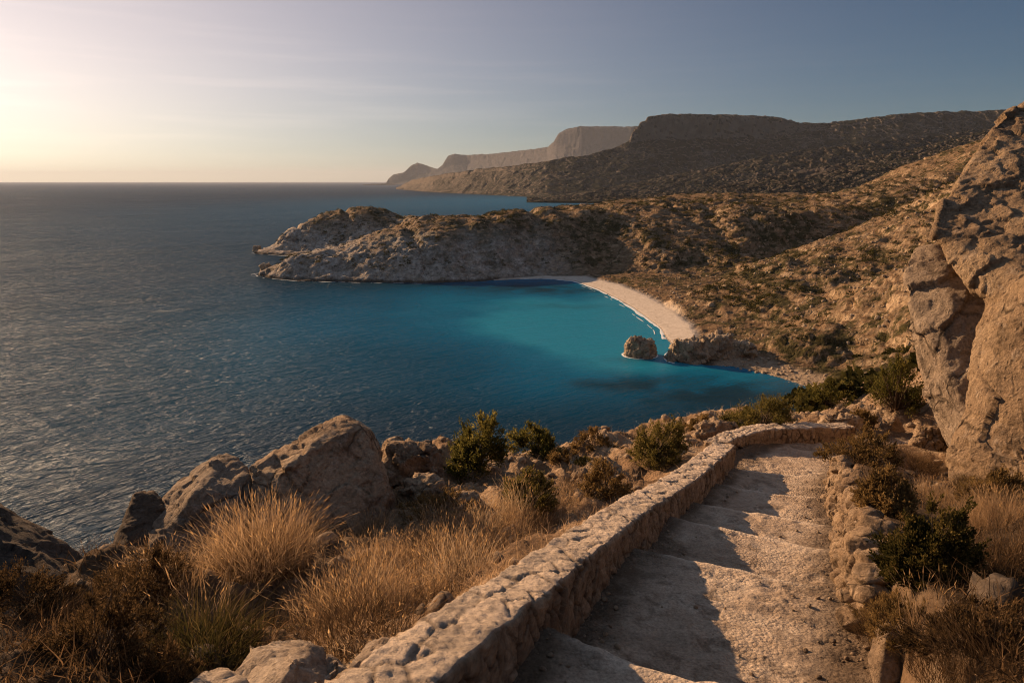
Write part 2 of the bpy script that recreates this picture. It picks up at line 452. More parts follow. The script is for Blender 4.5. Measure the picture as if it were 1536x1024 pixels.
def near_material():
    t = NT('stony_ground'); P = t.pos()
    n1 = t.noise(P, 0.75, 8, 0.66)
    col = t.ramp(n1, [(0.3, (0.12, 0.075, 0.042)), (0.47, (0.25, 0.165, 0.098)), (0.6, (0.40, 0.30, 0.20)), (0.75, (0.48, 0.38, 0.27))])
    lit = t.noise(P, 5.5, 7, 0.7)
    col = t.mix(t.math('MULTIPLY', t.ramp(lit, [(0.5, 0.0), (0.62, 1.0)]), 0.6), col, (0.10, 0.062, 0.032))
    shadec = t.ramp(t.noise(P, 9, 7, 0.72), [(0.35, (0.028, 0.02, 0.013)), (0.6, (0.085, 0.058, 0.036)), (0.75, (0.20, 0.14, 0.09))])
    col = t.mix(t.attr('bank_shade'), col, shadec)  # near banks painted darker, standing in for the shadow on the ground
    st = t.voro(P, 13)
    fine = t.noise(P, 26, 7, 0.7)
    col = t.mix(0.8, col, t.ramp(fine, [(0.28, 0.45), (0.5, 0.95), (0.72, 1.3)]), 'MULTIPLY')
    h = t.math('ADD', t.noise(P, 7, 9, 0.68), t.math('MULTIPLY', t.math('SUBTRACT', 1.0, st), 0.3))
    return t.done(t.princ(col, 0.95, t.bump(h, 0.11, 0.9), 0.1))
M['land'] = land_material(); M['near'] = near_material()

# ------------------------------------------------------------------ terrain mesh
th = np.radians(np.concatenate([np.linspace(-95, -61, 70)[:-1], np.linspace(-61, 63, 920)[:-1], np.linspace(63, 100, 75)]))
NTH = len(th)
rr = np.concatenate([np.exp(np.linspace(math.log(0.45), math.log(62), 480))[:-1], np.linspace(62, 480, 820)[:-1], np.linspace(480, 830, 90)])
NR = len(rr)
R_, T_ = np.meshgrid(rr, th, indexing='ij')
X = (R_ * np.sin(T_)).ravel(); Y = (R_ * np.cos(T_)).ravel()
H, SAND, GRAV = height(X, Y)
V = np.stack([X, Y, H], -1)
G = V.reshape(NR, NTH, 3)
du = np.gradient(G, axis=0); dv = np.gradient(G, axis=1)
N = np.cross(dv, du); N /= np.linalg.norm(N, axis=-1)[..., None] + 1e-12
N = N.reshape(-1, 3); N[N[:, 2] < 0] *= -1
rad = R_.ravel()
act = (H > -2.5) & (rad > 26)
idx = np.where(act)[0]
Pm = V[idx]
steep = 1 - N[idx, 2]
wt = sstep(26, 75, rad[idx]) * (1 - np.maximum(SAND[idx], GRAV[idx] * 0.8)) * sstep(-1.5, 1.5, H[idx])
st0 = np.stack([Pm[:, 0] * 0.75 + Pm[:, 1] * 0.25, Pm[:, 1] * 0.9 - Pm[:, 0] * 0.2, Pm[:, 2] * 1.9], -1)
fc, fe = facets(st0 / 7.5 + 0.25 * fbm(st0 / 6, 2)[:, None])
fc2, fe2 = facets(st0 / 2.9 + 3.3)
dsp = wt * ((0.25 + 1.3 * steep) * (1.7 * fc + 0.3 * (fe - 0.9)) + (0.22 + 0.7 * steep) * (1.0 * fc2 + 0.1 * (fe2 - 0.9)) + 0.55 * (ridged(st0 / 3.1, 5, 0.62) - 0.5))
V[idx] += N[idx] * dsp[:, None]
F = grid_faces(NR, NTH)
zF = V[F, 2].max(1)
F = F[zF > -2.2]
rF = rad[F].mean(1); sF = SAND[F].mean(1)
SCR = sstep(20, 60, rad)
WASH = (1 - sstep(9, 27, V[:, 2] + 5 * fbm(np.stack([X / 18, Y / 18, X * 0], -1), 3))) * sstep(285, 305, Y) * (1 - sstep(0, 45, X)) * (1 - SAND)
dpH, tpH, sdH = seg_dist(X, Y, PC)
SHADE = (sdH < 0) * sstep(0.9, 1.3, dpH) * (1 - sstep(7.5, 10.5, Y + 1.2 * fbm(np.stack([X, Y, X * 0], -1) / 1.3, 3))) * (rad < 30)  # mask of the shade painted on the near banks
SHADE = np.maximum(SHADE, (sdH > 0) * sstep(1.3, 2.0, dpH) * (1 - sstep(-2.2, -1.2, X + 0.6 * fbm(np.stack([X, Y, X * 0], -1) / 0.8, 3))) * (Y < 8) * 0.8)
at_all = {'bank_shade': SHADE, 'sand': SAND, 'gravel': GRAV, 'scrubby': SCR, 'washed': WASH}
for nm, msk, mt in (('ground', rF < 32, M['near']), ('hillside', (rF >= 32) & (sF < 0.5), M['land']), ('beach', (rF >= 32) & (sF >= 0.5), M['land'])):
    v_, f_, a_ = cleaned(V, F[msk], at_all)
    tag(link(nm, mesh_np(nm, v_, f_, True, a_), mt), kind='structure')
Hd = V[:, 2].reshape(NR, NTH)     # displaced height, for planting

# ------------------------------------------------------------------ far hills
def hill_material(name, rockc, bushc):
    t = NT(name); P = t.pos()
    geo = t.n('ShaderNodeNewGeometry')
    nz = t.n('ShaderNodeSeparateXYZ'); t.l(geo.outputs['True Normal'], nz.inputs[0])
    veg = t.math('ADD', t.noise(P, 0.11, 9, 0.80), t.math('MULTIPLY', t.math('SUBTRACT', t.noise(P, 0.009, 7, 0.7), 0.5), 1.1))
    vegc = t.ramp(t.noise(P, 0.2, 6), [(0.3, bushc), (0.7, tuple(c * 2.3 for c in bushc))])
    rc = t.ramp(t.noise(P, 0.03, 9, 0.7), [(0.3, tuple(c * 0.5 for c in rockc)), (0.7, rockc)])
    fac = t.math('MULTIPLY', t.ramp(veg, [(0.25, 0.0), (0.44, 1.0)]), t.ramp(nz.outputs['Z'], [(0.42, 0.0), (0.62, 1.0)]))
    col = t.mix(fac, rc, vegc)
    h = t.noise(P, 0.05, 12, 0.72)
    return t.done(t.princ(col, 0.95, t.bump(h, 9.0, 0.9), 0.05))
M['hill_far'] = hill_material('far_hill', (0.115, 0.108, 0.11), (0.02, 0.02, 0.02))
M['hill'] = hill_material('scrub_hill', (0.18, 0.152, 0.13), (0.009, 0.0105, 0.008))

def ridge(crest, foot, back, nu, nv, cliff, amp, nscale, seed, name='hill', conv=1.0, away=1.0):
    crest = [(a, b, c * away) for a, b, c in crest]; foot = [(a, b, c * away) for a, b, c in foot]
    cr = np.array([[c[0], *W(*c)] for c in crest]); fo = np.array([[c[0], *W(*c)] for c in foot])
    px = np.linspace(cr[0, 0], cr[-1, 0], nu)
    Cw = np.stack([np.interp(px, cr[:, 0], cr[:, k]) for k in (1, 2, 3)], -1)
    Fw = np.stack([np.interp(px, fo[:, 0], fo[:, k]) for k in (1, 2, 3)], -1)
    Fw[:, 2] = np.minimum(Fw[:, 2], Cw[:, 2] - 1) - 1.5
    v = np.concatenate([np.linspace(0, 1, nv), 1 + np.linspace(0, 1, nv // 3)[1:] ** 1.5])
    nv2 = len(v)
    if cliff:                                     # foot of the cliff band, surveyed
        ss = np.interp(px, [c[0] for c in crest], [c[2] for c in crest])
        yb = np.interp(px, [c[0] for c in cliff], [c[1] for c in cliff])
        zb = np.array([W(a, b, c)[2] for a, b, c in zip(px, yb, ss)])
        cl = np.clip(1 - zb / np.maximum(Cw[:, 2], 1), 0, 0.9)
    else:
        cl = np.zeros(nu)
    vv = np.clip(v, 0, 1)[None, :]
    P0 = Fw[:, None, :] + (Cw - Fw)[:, None, :] * vv[..., None]
    wv = fbm(np.stack([P0[..., 0].ravel() / (nscale * 1.6), P0[..., 1].ravel() / (nscale * 1.6), np.full(nu * nv2, seed * 3.1)], -1), 3).reshape(nu, nv2)
    vw = np.clip(vv + 0.045 * wv * (vv < 1) * (vv > 0), 0, 1)
    talus = (0.45 * vw + 0.55 * vw ** 1.7)
    k = cl[:, None]
    edge = sstep(0.84, 0.885, vw)
    capr = np.clip((vw - 0.885) / 0.115, 0, 1)
    tal = np.clip(vw / 0.85, 0, 1); tal = 0.35 * tal + 0.65 * tal ** 1.8
    mesa = tal * (1 - k) + k * (0.93 * edge + 0.07 * capr)
    mesa = tal * (1 - k) + k * (0.90 * edge + 0.10 * capr)
    hh = mesa if cliff else np.clip(vv, 0, 1) ** conv
    Pz = Fw[:, None, 2] + (Cw - Fw)[:, None, 2] * hh
    bk = np.clip(v - 1, 0, 1)[None, :]
    dirn = (Cw - Fw)[:, :2]; dirn /= np.linalg.norm(dirn, axis=1)[:, None] + 1e-9
    P0[..., :2] += dirn[:, None, :] * (bk * back)[..., None]
    Pz = Pz - bk ** 1.5 * (Cw[:, None, 2] * 0.75)
    P0[..., 2] = Pz
    Q = P0.reshape(-1, 3)
    n1 = ridged(np.stack([Q[:, 0], Q[:, 1], Q[:, 2] * 0.4], -1) / nscale + seed, 5, 0.52)
    n2 = ridged(Q / (nscale * 0.22) + seed, 4, 0.55)
    ramp_ = (np.clip(vv * 5, 0.1, 1) * np.where(vv > 0.93, 0.25, 1)).repeat(nu, 0).ravel() if vv.shape[0] == 1 else None
    kq = (k * (edge * (1 - edge) * 4)).ravel()
    Q[:, 2] += ramp_ * amp * (0.8 * (n1 - 0.45) + 0.25 * (n2 - 0.45))
    Q[:, :2] -= (dirn[:, None, :] * ((amp * 1.1 * (n2 - .4))[:, None].reshape(nu, nv2, 1) * (0.25 + kq.reshape(nu, nv2, 1)))).reshape(-1, 2)
    ff_, fe_ = facets(np.stack([Q[:, 0], Q[:, 1], Q[:, 2] * 1.3], -1) / (nscale * 0.16) + seed)
    ff2, _ = facets(Q / (nscale * 0.06) + seed)
    lo_ = (np.clip(vv * 6, 0, 1).repeat(nu, 0)).ravel()
    Q[:, :2] -= (dirn[:, None, :] * ((amp * (0.75 * ff_ + 0.3 * ff2) * lo_ * (0.5 + 1.3 * kq))[:, None].reshape(nu, nv2, 1))).reshape(-1, 2)
    Q[:, 2] += amp * (0.22 * ff_ + 0.16 * ff2) * lo_
    me = mesh_np(name, Q, grid_faces(nu, nv2)[:, ::-1], True)
    return tag(link(name, me, M['hill_far'] if away > 1 else M['hill']), kind='structure')

# farthest hazy headland with its stepped cape and table mountain
ridge([(576, 279, 6100), (583, 268, 6100), (590, 262, 6050), (605, 259, 6000), (617, 248, 6000), (626, 244, 5950), (640, 248, 5900), (656, 254, 5800), (664, 247, 5750), (672, 234, 5700), (681, 231, 5650), (700, 233, 5600), (740, 231, 5300), (780, 226, 5000), (822, 221, 4700), (831, 213, 4600), (838, 200, 4550), (850, 194, 4500), (872, 190, 4400), (950, 190, 4200), (1040, 188, 4100)],
      [(576, 280, 5950), (640, 281, 5700), (700, 283, 5450), (850, 287, 4300), (1040, 292, 3950)], 2600, 420, 90,
      [(576, 279.5), (583, 276), (605, 268), (626, 257), (656, 258), (672, 248), (700, 241), (740, 237), (822, 226), (838, 217), (870, 213), (950, 213), (1040, 213)], 20, 600, 2, away=1.7)
# main table mountain ridge
ridge([(594, 283, 3990), (606, 276, 3850), (620, 270, 3600), (650, 264, 3100), (700, 257, 2740), (760, 250, 2460), (820, 243, 2290), (870, 236, 2270), (905, 229, 2280), (930, 220, 2300), (944, 211, 2310), (948, 199, 2310), (952, 193, 2310), (957, 191, 2310), (960, 184, 2310), (968, 182, 2310), (971, 176, 2310), (984, 174, 2310), (990, 172.5, 2310), (1080, 172.5, 2300), (1150, 175, 2280), (1172, 177, 2270), (1195, 184, 2260), (1240, 186, 2250), (1300, 179, 2200), (1400, 171, 2150), (1490, 169, 2100), (1620, 167, 2000), (1800, 160, 1950)],
      [(594, 284, 3930), (640, 288, 2960), (700, 291, 2490), (760, 294, 2150), (820, 297, 1900), (900, 300, 1880), (1000, 300, 1880), (1200, 302, 1860), (1800, 300, 1600)], 900, 900, 200,
      [(594, 283.5), (650, 270), (700, 262), (820, 246), (905, 230.5), (930, 222), (950, 214), (985, 209), (1080, 208), (1150, 206), (1200, 199), (1240, 191), (1300, 184), (1400, 177), (1800, 166)], 12, 260, 5)
# rolling hills in front of it
ridge([(790, 299, 1650), (850, 293, 1600), (900, 284, 1580), (960, 273, 1560), (1030, 259, 1540), (1100, 245, 1520), (1140, 236, 1500), (1200, 226, 1480), (1260, 219, 1460), (1320, 212, 1450), (1400, 205, 1450), (1500, 190, 1450), (1800, 165, 1450)],
      [(790, 300, 1480), (900, 301, 1430), (1100, 300, 1390), (1300, 298, 1330), (1800, 290, 1250)], 420, 700, 150, None, 9, 120, 8, conv=0.7)
ridge([(880, 297, 1000), (960, 293, 985), (1050, 286, 960), (1135, 269, 950), (1230, 252, 940), (1300, 238, 930), (1400, 216, 930), (1500, 190, 930), (1800, 140, 930)],
      [(880, 299, 880), (1000, 300, 850), (1150, 306, 820), (1300, 312, 780), (1500, 300, 740), (1800, 280, 720)], 260, 700, 160, None, 6, 70, 11, conv=0.6)
ridge([(1170, 326, 560), (1220, 310, 580), (1270, 291, 600), (1340, 263, 610), (1400, 239, 615), (1480, 206, 620), (1560, 172, 620), (1800, 80, 620)],
      [(1170, 332, 500), (1270, 330, 490), (1340, 318, 475), (1400, 300, 460), (1480, 265, 450), (1560, 236, 440), (1800, 190, 420)], 180, 620, 160, None, 4.0, 45, 14, conv=0.75)

# ------------------------------------------------------------------ sea
def sea():
    nth = 420
    t_ = np.radians(np.linspace(-80, 80, nth))
    r_ = np.concatenate([[1.0, 20.0], np.exp(np.linspace(math.log(40), math.log(900), 420)), np.exp(np.linspace(math.log(930), math.log(46000), 70))])
    R, T = np.meshgrid(r_, t_, indexing='ij')
    x = (R * np.sin(T)).ravel(); y = (R * np.cos(T)).ravel()
    z = np.zeros_like(x)
    sd = shore_sd(x, y)
    P = np.stack([x, y, z], -1)
    # sandy shelf of the bay: how shallow the bright bottom is
    def blob(cx, cy, ax, ay, rot):
        c, s = math.cos(rot), math.sin(rot)
        u = ((x - cx) * c + (y - cy) * s) / ax; v = (-(x - cx) * s + (y - cy) * c) / ay
        return np.exp(-(u * u + v * v))
    wob = fbm(P / 45, 4)
    shelf = 0.62 * blob(26, 205, 34, 50, 0.2) + 0.36 * blob(4, 255, 64, 50, 0.0) + 0.40 * blob(28, 162, 44, 26, 0.2) + 0.46 * blob(-25, 225, 88, 85, 0) + 0.3 * blob(54, 150, 18, 10, 0.3)
    shelf = shelf * (1 + 0.22 * wob) + 0.03 * wob
    db, _, _ = seg_dist(x, y, BEACH)
    shelf = shelf + 0.55 * np.exp(-db / 14) * (sd < 2)
    dcv, _, _ = seg_dist(x, y, COVE)
    shelf = np.maximum(shelf, 0.75 * np.exp(-dcv / 7))
    weed = 1.15 * blob(8, 292, 34, 12, -0.25) + 1.25 * blob(44, 142, 17, 9, 0.35) + 0.9 * blob(26, 150, 13, 7, 0) + 0.7 * blob(38, 172, 12, 4, .1) + 0.35 * blob(20, 250, 16, 6, -.2)
    weed = np.clip(weed * (0.75 + 1.0 * fbm(P / 9, 4)), 0, 1)
    rocky = np.exp(sd / 7) * (db > 24) * (dcv > 10) * (sd < 0)
    far = np.clip(0.95 * blob(120, 1750, 480, 900, -0.25), 0, 1)
    return mesh_np('sea', P, grid_faces(len(r_), nth)[:, ::-1], True, {'shelf': np.clip(shelf, 0, 1), 'weed': np.clip(weed + 0.8 * rocky, 0, 1), 'farshelf': far})

def sea_material():
    t = NT('sea_water'); P = t.pos()
    deep = (0.004, 0.014, 0.030)
    col = t.ramp(t.attr('shelf'), [(0.0, deep), (0.18, (0.0005, 0.026, 0.055)), (0.5, (0.0002, 0.062, 0.130)), (0.8, (0.0003, 0.105, 0.205)), (1.0, (0.010, 0.19, 0.30))])
    col = t.mix(t.attr('farshelf'), col, (0.012, 0.10, 0.19))
    col = t.mix(t.math('MULTIPLY', t.attr('weed'), 0.8), col, (0.003, 0.016, 0.024))
    rot = math.radians(40)
    s1 = t.noise(t.turned(P, rot, (0.035, 0.13, 0.1)), 1.0, 3, 0.5, 0.3)
    s2 = t.noise(t.turned(P, rot - 0.12, (0.15, 0.46, 0.3)), 1.0, 4, 0.55, 0.5)
    s3 = t.noise(t.turned(P, rot + 0.25, (0.55, 1.35, 1)), 1.0, 6, 0.62, 0.4)
    gust = t.ramp(t.noise(t.turned(P, rot, (0.004, 0.016, 0.01)), 1.0, 4, 0.6), [(0.3, 0.55), (0.7, 1.0)])
    def crest(n, p):          # noise folded into narrow crests
        return t.math('POWER', t.math('SUBTRACT', 1.0, t.math('ABSOLUTE', t.math('MULTIPLY', t.math('SUBTRACT', n, 0.5), 3.2))), p)
    s1 = t.noise(t.turned(P, rot, (0.03, 0.11, 0.1)), 1.0, 2, 0.45, 0.3)
    s2 = t.noise(t.turned(P, rot - 0.10, (0.11, 0.40, 0.3)), 1.0, 2, 0.5, 0.5)
    s2b = t.noise(t.turned(P, rot + 0.35, (0.22, 0.75, 0.3)), 1.0, 2, 0.5, 0.5)
    s3 = t.noise(t.turned(P, rot + 0.1, (0.8, 1.9, 1)), 1.0, 5, 0.6, 0.4)
    s0 = t.noise(t.turned(P, rot - 0.05, (0.008, 0.055, 0.1)), 1.0, 1, 0.4, 0.6)
    lanes = t.ramp(t.noise(t.turned(P, rot, (0.006, 0.011, 0.01)), 1.0, 2, 0.5), [(0.42, 0.15), (0.6, 1.0)])
    h = t.math('ADD', t.math('MULTIPLY', s1, 3.0), t.math('MULTIPLY', crest(s2, 1.6), 0.75))
    h = t.math('ADD', h, t.math('MULTIPLY', t.math('MULTIPLY', crest(s0, 1.8), lanes), 3.2))
    h = t.math('ADD', h, t.math('MULTIPLY', crest(s2b, 1.4), 0.38))
    h = t.math('ADD', h, t.math('MULTIPLY', s3, 0.55))
    h = t.math('MULTIPLY', h, gust)
    calm = t.math('SUBTRACT', 1.0, t.math('MULTIPLY', t.attr('shelf'), 0.72))
    h = t.math('MULTIPLY', h, calm)
    nb = t.bump(h, 1.7, 1.0)
    df = t.n('ShaderNodeBsdfDiffuse'); t.l(col, df.inputs[0])
    gl = t.n('ShaderNodeBsdfGlossy'); gl.inputs['Roughness'].default_value = 0.2; gl.inputs[0].default_value = (0.86, 0.94, 1, 1); t.l(nb, gl.inputs['Normal'])
    fr = t.n('ShaderNodeFresnel'); fr.inputs[0].default_value = 1.33; t.l(nb, fr.inputs['Normal'])
    mx = t.n('ShaderNodeMixShader')
    # wave slopes hide each other towards the horizon, so the choppy surface mirrors less than flat water
    t.l(t.math('MINIMUM', t.math('MULTIPLY', fr.outputs[0], 0.70), 0.215), mx.inputs[0])
    t.l(df.outputs[0], mx.inputs[1]); t.l(gl.outputs[0], mx.inputs[2])
    return t.done(mx.outputs[0])
tag(link('sea', sea(), sea_material()), kind='structure')

sr = W(964, 538, Z=45)
# surf: thin broken ribbons of foam lying on the water along the shore
def foam(poly, width, seed, lo):
    pts = []
    for i in range(len(poly) - 1):
        n = max(2, int(np.linalg.norm(poly[i + 1] - poly[i]) / 0.35))
        for k in range(n): pts.append(poly[i] + (poly[i + 1] - poly[i]) * k / n)
    pts = np.array(pts)
    for _ in range(40): pts[1:-1] = (pts[:-2] + pts[1:-1] * 2 + pts[2:]) / 4
    tg = np.gradient(pts, axis=0); nr = np.stack([-tg[:, 1], tg[:, 0]], -1); nr /= np.linalg.norm(nr, axis=1)[:, None]
    P = np.stack([pts[:, 0], pts[:, 1], np.full(len(pts), seed * 5.0)], -1)
    wv = np.clip(fbm(P / 7, 3) * 0.8 + lo, 0, 1.5)
    sh = fbm(P / 14 + 40, 3) * 0.55
    nv = 5
    V = []
    for j in range(nv):
        q = pts + nr * (sh + width * wv * (j / (nv - 1) - 0.5))[:, None]
        zz = 0.05 + 0.05 * math.sin(math.pi * j / (nv - 1))
        V.append(np.concatenate([q, np.full((len(pts), 1), zz)], 1))
    V = np.stack(V, 1).reshape(-1, 3)
    F = grid_faces(len(pts), nv)
    keep = (wv[F[:, 0] // nv] > 0.08)
    return V, F[keep]
fv, ff, o = [], [], 0
RG = np.array([(sr[0] + 5.0 * math.cos(a), sr[1] + 3.5 + 4.4 * math.sin(a)) for a in np.linspace(2.2, 6.6, 16)])
BW = BEACH[1:10] + np.array([-0.6, -0.2])
for poly, wd, sd_, lo in ((RG, 1.0, 9, 0.35), (BW, 1.5, 1, 0.75), (BW + np.array([-2.4, -0.8]), 0.6, 2, 0.05), (SHORE[28:34] + np.array([-0.6, -1.6]), 1.5, 3, 0.12), (SHORE[32:34] + np.array([-2.5, -1]), 2.5, 7, 0.5), (SHORE[36:40] + np.array([-1.5, -1]), 1.7, 4, 0.3), (SHORE[14:18] + np.array([-0.8, -0.6]), .7, 5, 0.2)):
    v_, f_ = foam(poly, wd, sd_, lo); fv.append(v_); ff.append(f_ + o); o += len(v_)
_t = NT('sea_foam'); M['foam'] = _t.done(_t.princ(_t.ramp(_t.noise(_t.pos(), 2.5, 6, 0.7), [(0.35, (0.35, 0.45, 0.48)), (0.6, (0.8, 0.8, 0.78))]), 0.8))
tag(link('surf', mesh_np('surf', np.concatenate(fv), np.concatenate(ff), True), M['foam']), kind='stuff')

# ------------------------------------------------------------------ rocks
def rock(name, hulls, voxel, label, cat, mat, big=0.1, fac=0.06, fine=0.02, fs=0.5, seed=0, group=None, smooth=2, stretch=(1, 1, 1), kind=None):
    """hulls of surveyed corner points, fused, then broken up by rock relief. Sizes in metres."""
    bm = bmesh.new()
    for pts in hulls:
        vs = [bm.verts.new(p) for p in pts]
        bmesh.ops.convex_hull(bm, input=vs)
    me = bpy.data.meshes.new(name); bm.to_mesh(me); bm.free()
    ob = link(name, me)
    md = ob.modifiers.new('r', 'REMESH'); md.mode = 'VOXEL'; md.voxel_size = voxel
    dg = bpy.context.evaluated_depsgraph_get()
    m2 = bpy.data.meshes.new_from_object(ob.evaluated_get(dg))
    ob.modifiers.clear(); ob.data = m2; m2.name = name
    n = len(m2.vertices)
    co = np.empty(n * 3, np.float32); m2.vertices.foreach_get('co', co); co = co.reshape(-1, 3).astype(float)
    ed = np.empty(len(m2.edges) * 2, np.int32); m2.edges.foreach_get('vertices', ed); ed = ed.reshape(-1, 2)
    deg = np.bincount(ed.ravel(), minlength=n)[:, None]
    for _ in range(smooth):
        s = np.zeros_like(co)
        for k in range(3):
            s[:, k] = np.bincount(ed[:, 0], co[ed[:, 1], k], n) + np.bincount(ed[:, 1], co[ed[:, 0], k], n)
        co = 0.5 * co + 0.5 * s / np.maximum(deg, 1)
    m2.vertices.foreach_set('co', co.astype(np.float32).ravel()); m2.update()
    nr = np.empty(n * 3, np.float32); m2.vertex_normals.foreach_get('vector', nr); nr = nr.reshape(-1, 3)
    Q = co / np.array(stretch) + seed * 7.77
    f1_, e1 = facets(Q / fs + 0.2 * fbm(Q / fs, 2)[:, None])
    f2_, e2 = facets(Q / (fs * 0.38) + 5.1)
    f3_, e3 = facets(Q / (fs * 0.15) + 2.7)
    gm = sstep(-0.1, 0.35, fbm(Q / (fs * 1.3) + 31, 2))
    d = big * fbm(Q / (fs * 2.2), 4) + fac * (1.25 * f1_ - 0.35 * gm * (1 - sstep(0.03, 0.16, e1))) + fac * 0.55 * f2_ + fac * 0.22 * f3_ + fine * 0.35 * fbm(Q / (fs * 0.4), 4, 0.6) + fine * 0.30 * (ridged(Q / (fs * 0.12), 3, 0.6) - 0.5)
    pit = perlin(Q / (fs * 0.16) + 9)
    d -= fine * 0.8 * np.clip(pit - 0.3, 0, 1)
    co = co + nr * d[:, None]
    base = co.mean(0); base[2] = co[:, 2].min()
    m2.vertices.foreach_set('co', (co - base).astype(np.float32).ravel())
    m2.polygons.foreach_set('use_smooth', np.ones(len(m2.polygons), bool)); m2.update()
    ob.location = base
    m2.materials.clear(); m2.materials.append(mat)
    return tag(ob, label, cat, group, kind)

def pts(lst): return [W(*a) for a in lst]

# great ochre rock on the right with its detached slab
rock('cliff_rock', [
    pts([(1570, 128, 13.5), (1536, 150, 12.8), (1504, 170, 12.4), (1482, 200, 12.2), (1442, 266, 11.8), (1412, 308, 11.5), (1404, 350, 11.2), (1425, 395, 10.9), (1482, 440, 10.5), (1500, 480, 10.4), (1700, 70, 13), (1700, 500, 8.9), (1560, 500, 9.8), (1700, 110, 17), (1600, 125, 17), (1490, 215, 15.5), (1440, 400, 14), (1700, 500, 14)]),
    pts([(1484, 430, 10.6), (1470, 500, 10.5), (1452, 570, 10.4), (1432, 650, 10.2), (1424, 700, 10.1), (1426, 760, 10.0), (1560, 420, 9.6), (1540, 600, 9.3), (1430, 810, 9.9), (1530, 840, 9.1), (1700, 400, 8.9), (1700, 860, 8.0), (1484, 430, 14), (1440, 760, 14), (1700, 400, 13), (1700, 800, 12.5)])],
    0.034, 'huge sunlit ochre rock face rising at the right edge of the path', 'rock', M['cliff'], 0.07, 0.065, 0.04, 0.9, 1, smooth=1)
rock('rock_slab', [pts([(1358, 392, 12.0), (1372, 372, 12.2), (1405, 366, 12.0), (1445, 390, 12.0), (1490, 445, 12.2), (1474, 480, 12.3), (1357, 440, 11.7), (1374, 505, 11.6), (1384, 560, 11.5), (1388, 600, 11.5), (1412, 650, 11.5), (1440, 690, 11.3), (1500, 445, 11.0), (1490, 500, 10.85), (1475, 560, 10.75), (1455, 650, 10.6), (1540, 440, 11.8), (1540, 560, 11.5), (1490, 680, 11.0), (1425, 440, 11.2), (1415, 560, 11.0),
    (1400, 380, 13.4), (1480, 440, 13.6), (1385, 560, 13), (1440, 690, 13)])],
    0.04, 'tall detached grey slab leaning against the huge ochre rock', 'rock', M['rock_grey'], 0.04, 0.05, 0.03, 0.8, 2)
# boulders on the left
rock('boulder', [pts([(372, 700, 8.7), (395, 688, 9.0), (495, 634, 9.3), (520, 630, 9.3), (548, 640, 9.1), (566, 690, 8.9), (584, 748, 8.7), (560, 800, 8.5), (480, 830, 8.3), (385, 800, 8.2), (505, 650, 8.9), (420, 705, 8.5),
    (400, 690, 10), (515, 632, 10.2), (560, 660, 10.4), (590, 760, 10.4), (400, 800, 10)])],
    0.03, 'biggest boulder on the left, brown with a cracked pointed top', 'boulder', M['rock'], 0.05, 0.06, 0.022, 0.7, 3)
rock('boulder', [pts([(222, 800, 8.2), (240, 772, 8.5), (262, 728, 8.9), (300, 700, 9.0), (338, 678, 9.1), (362, 690, 9.0), (378, 720, 8.7), (370, 790, 8.3), (320, 850, 8.0), (215, 860, 7.8), (290, 740, 8.3),
    (300, 700, 10), (345, 680, 10), (240, 790, 9.8), (370, 800, 9.8)])],
    0.03, 'pale grey boulder leaning on the left side of the biggest boulder', 'boulder', M['rock_grey'], 0.04, 0.05, 0.022, 0.6, 4)
rock('boulder', [pts([(166, 838, 7.9), (180, 795, 8.2), (204, 742, 8.5), (232, 737, 8.7), (246, 750, 8.6), (236, 800, 8.2), (212, 860, 7.8), (180, 865, 7.7), (205, 742, 9.2), (245, 750, 9.3), (180, 830, 9)])],
    0.028, 'narrow dark brown boulder standing left of the pale grey one', 'boulder', M['rock_dark'], 0.03, 0.04, 0.016, 0.45, 5)
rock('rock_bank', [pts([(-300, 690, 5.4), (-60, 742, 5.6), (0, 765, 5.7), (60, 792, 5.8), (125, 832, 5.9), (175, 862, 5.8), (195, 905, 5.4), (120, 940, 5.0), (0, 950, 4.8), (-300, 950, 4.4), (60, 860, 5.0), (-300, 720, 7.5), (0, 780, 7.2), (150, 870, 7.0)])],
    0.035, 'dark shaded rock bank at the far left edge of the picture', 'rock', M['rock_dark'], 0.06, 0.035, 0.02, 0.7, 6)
rock('boulder', [pts([(352, 1022, 3.420), (380, 975, 3.610), (440, 958, 3.752), (492, 968, 3.752), (525, 1005, 3.610), (540, 1050, 3.420), (400, 1075, 3.135), (340, 1060, 3.230), (440, 985, 3.325), (450, 962, 4.180), (520, 1010, 4.085), (380, 985, 3.990)])],
    0.017, 'pale rounded boulder beside the near end of the parapet wall', 'boulder', M['rock_pale'], 0.025, 0.022, 0.012, 0.32, 7)
rock('boulder', [pts([(522, 1000, 3.375), (545, 966, 3.555), (572, 953, 3.645), (602, 968, 3.645), (606, 1000, 3.510), (560, 1030, 3.330), (575, 975, 3.375), (560, 960, 3.915), (605, 985, 3.870)])],
    0.014, 'small wedge shaped boulder touching the outer side of the parapet wall', 'boulder', M['rock_pale'], 0.02, 0.022, 0.010, 0.26, 8)
rock('boulder', [pts([(270, 1034, 3.230), (300, 1010, 3.372), (340, 1006, 3.420), (372, 1022, 3.325), (330, 1070, 3.087), (320, 1012, 3.705), (365, 1030, 3.610)])],
    0.016, 'flat stone half buried at the bottom edge left of the pale boulder', 'stone', M['rock_pale'], 0.02, 0.02, 0.010, 0.26, 9)
rock('boulder', [pts([(1299, 985, 4.05), (1308, 945, 4.2), (1328, 930, 4.3), (1352, 942, 4.3), (1372, 985, 4.15), (1362, 1040, 3.9), (1315, 1040, 3.9), (1330, 955, 4.0), (1330, 935, 4.7), (1375, 985, 4.6)])],
    0.016, 'pale upright boulder at the near end of the rough retaining wall', 'boulder', M['rock'], 0.03, 0.02, 0.010, 0.4, 21, smooth=6)
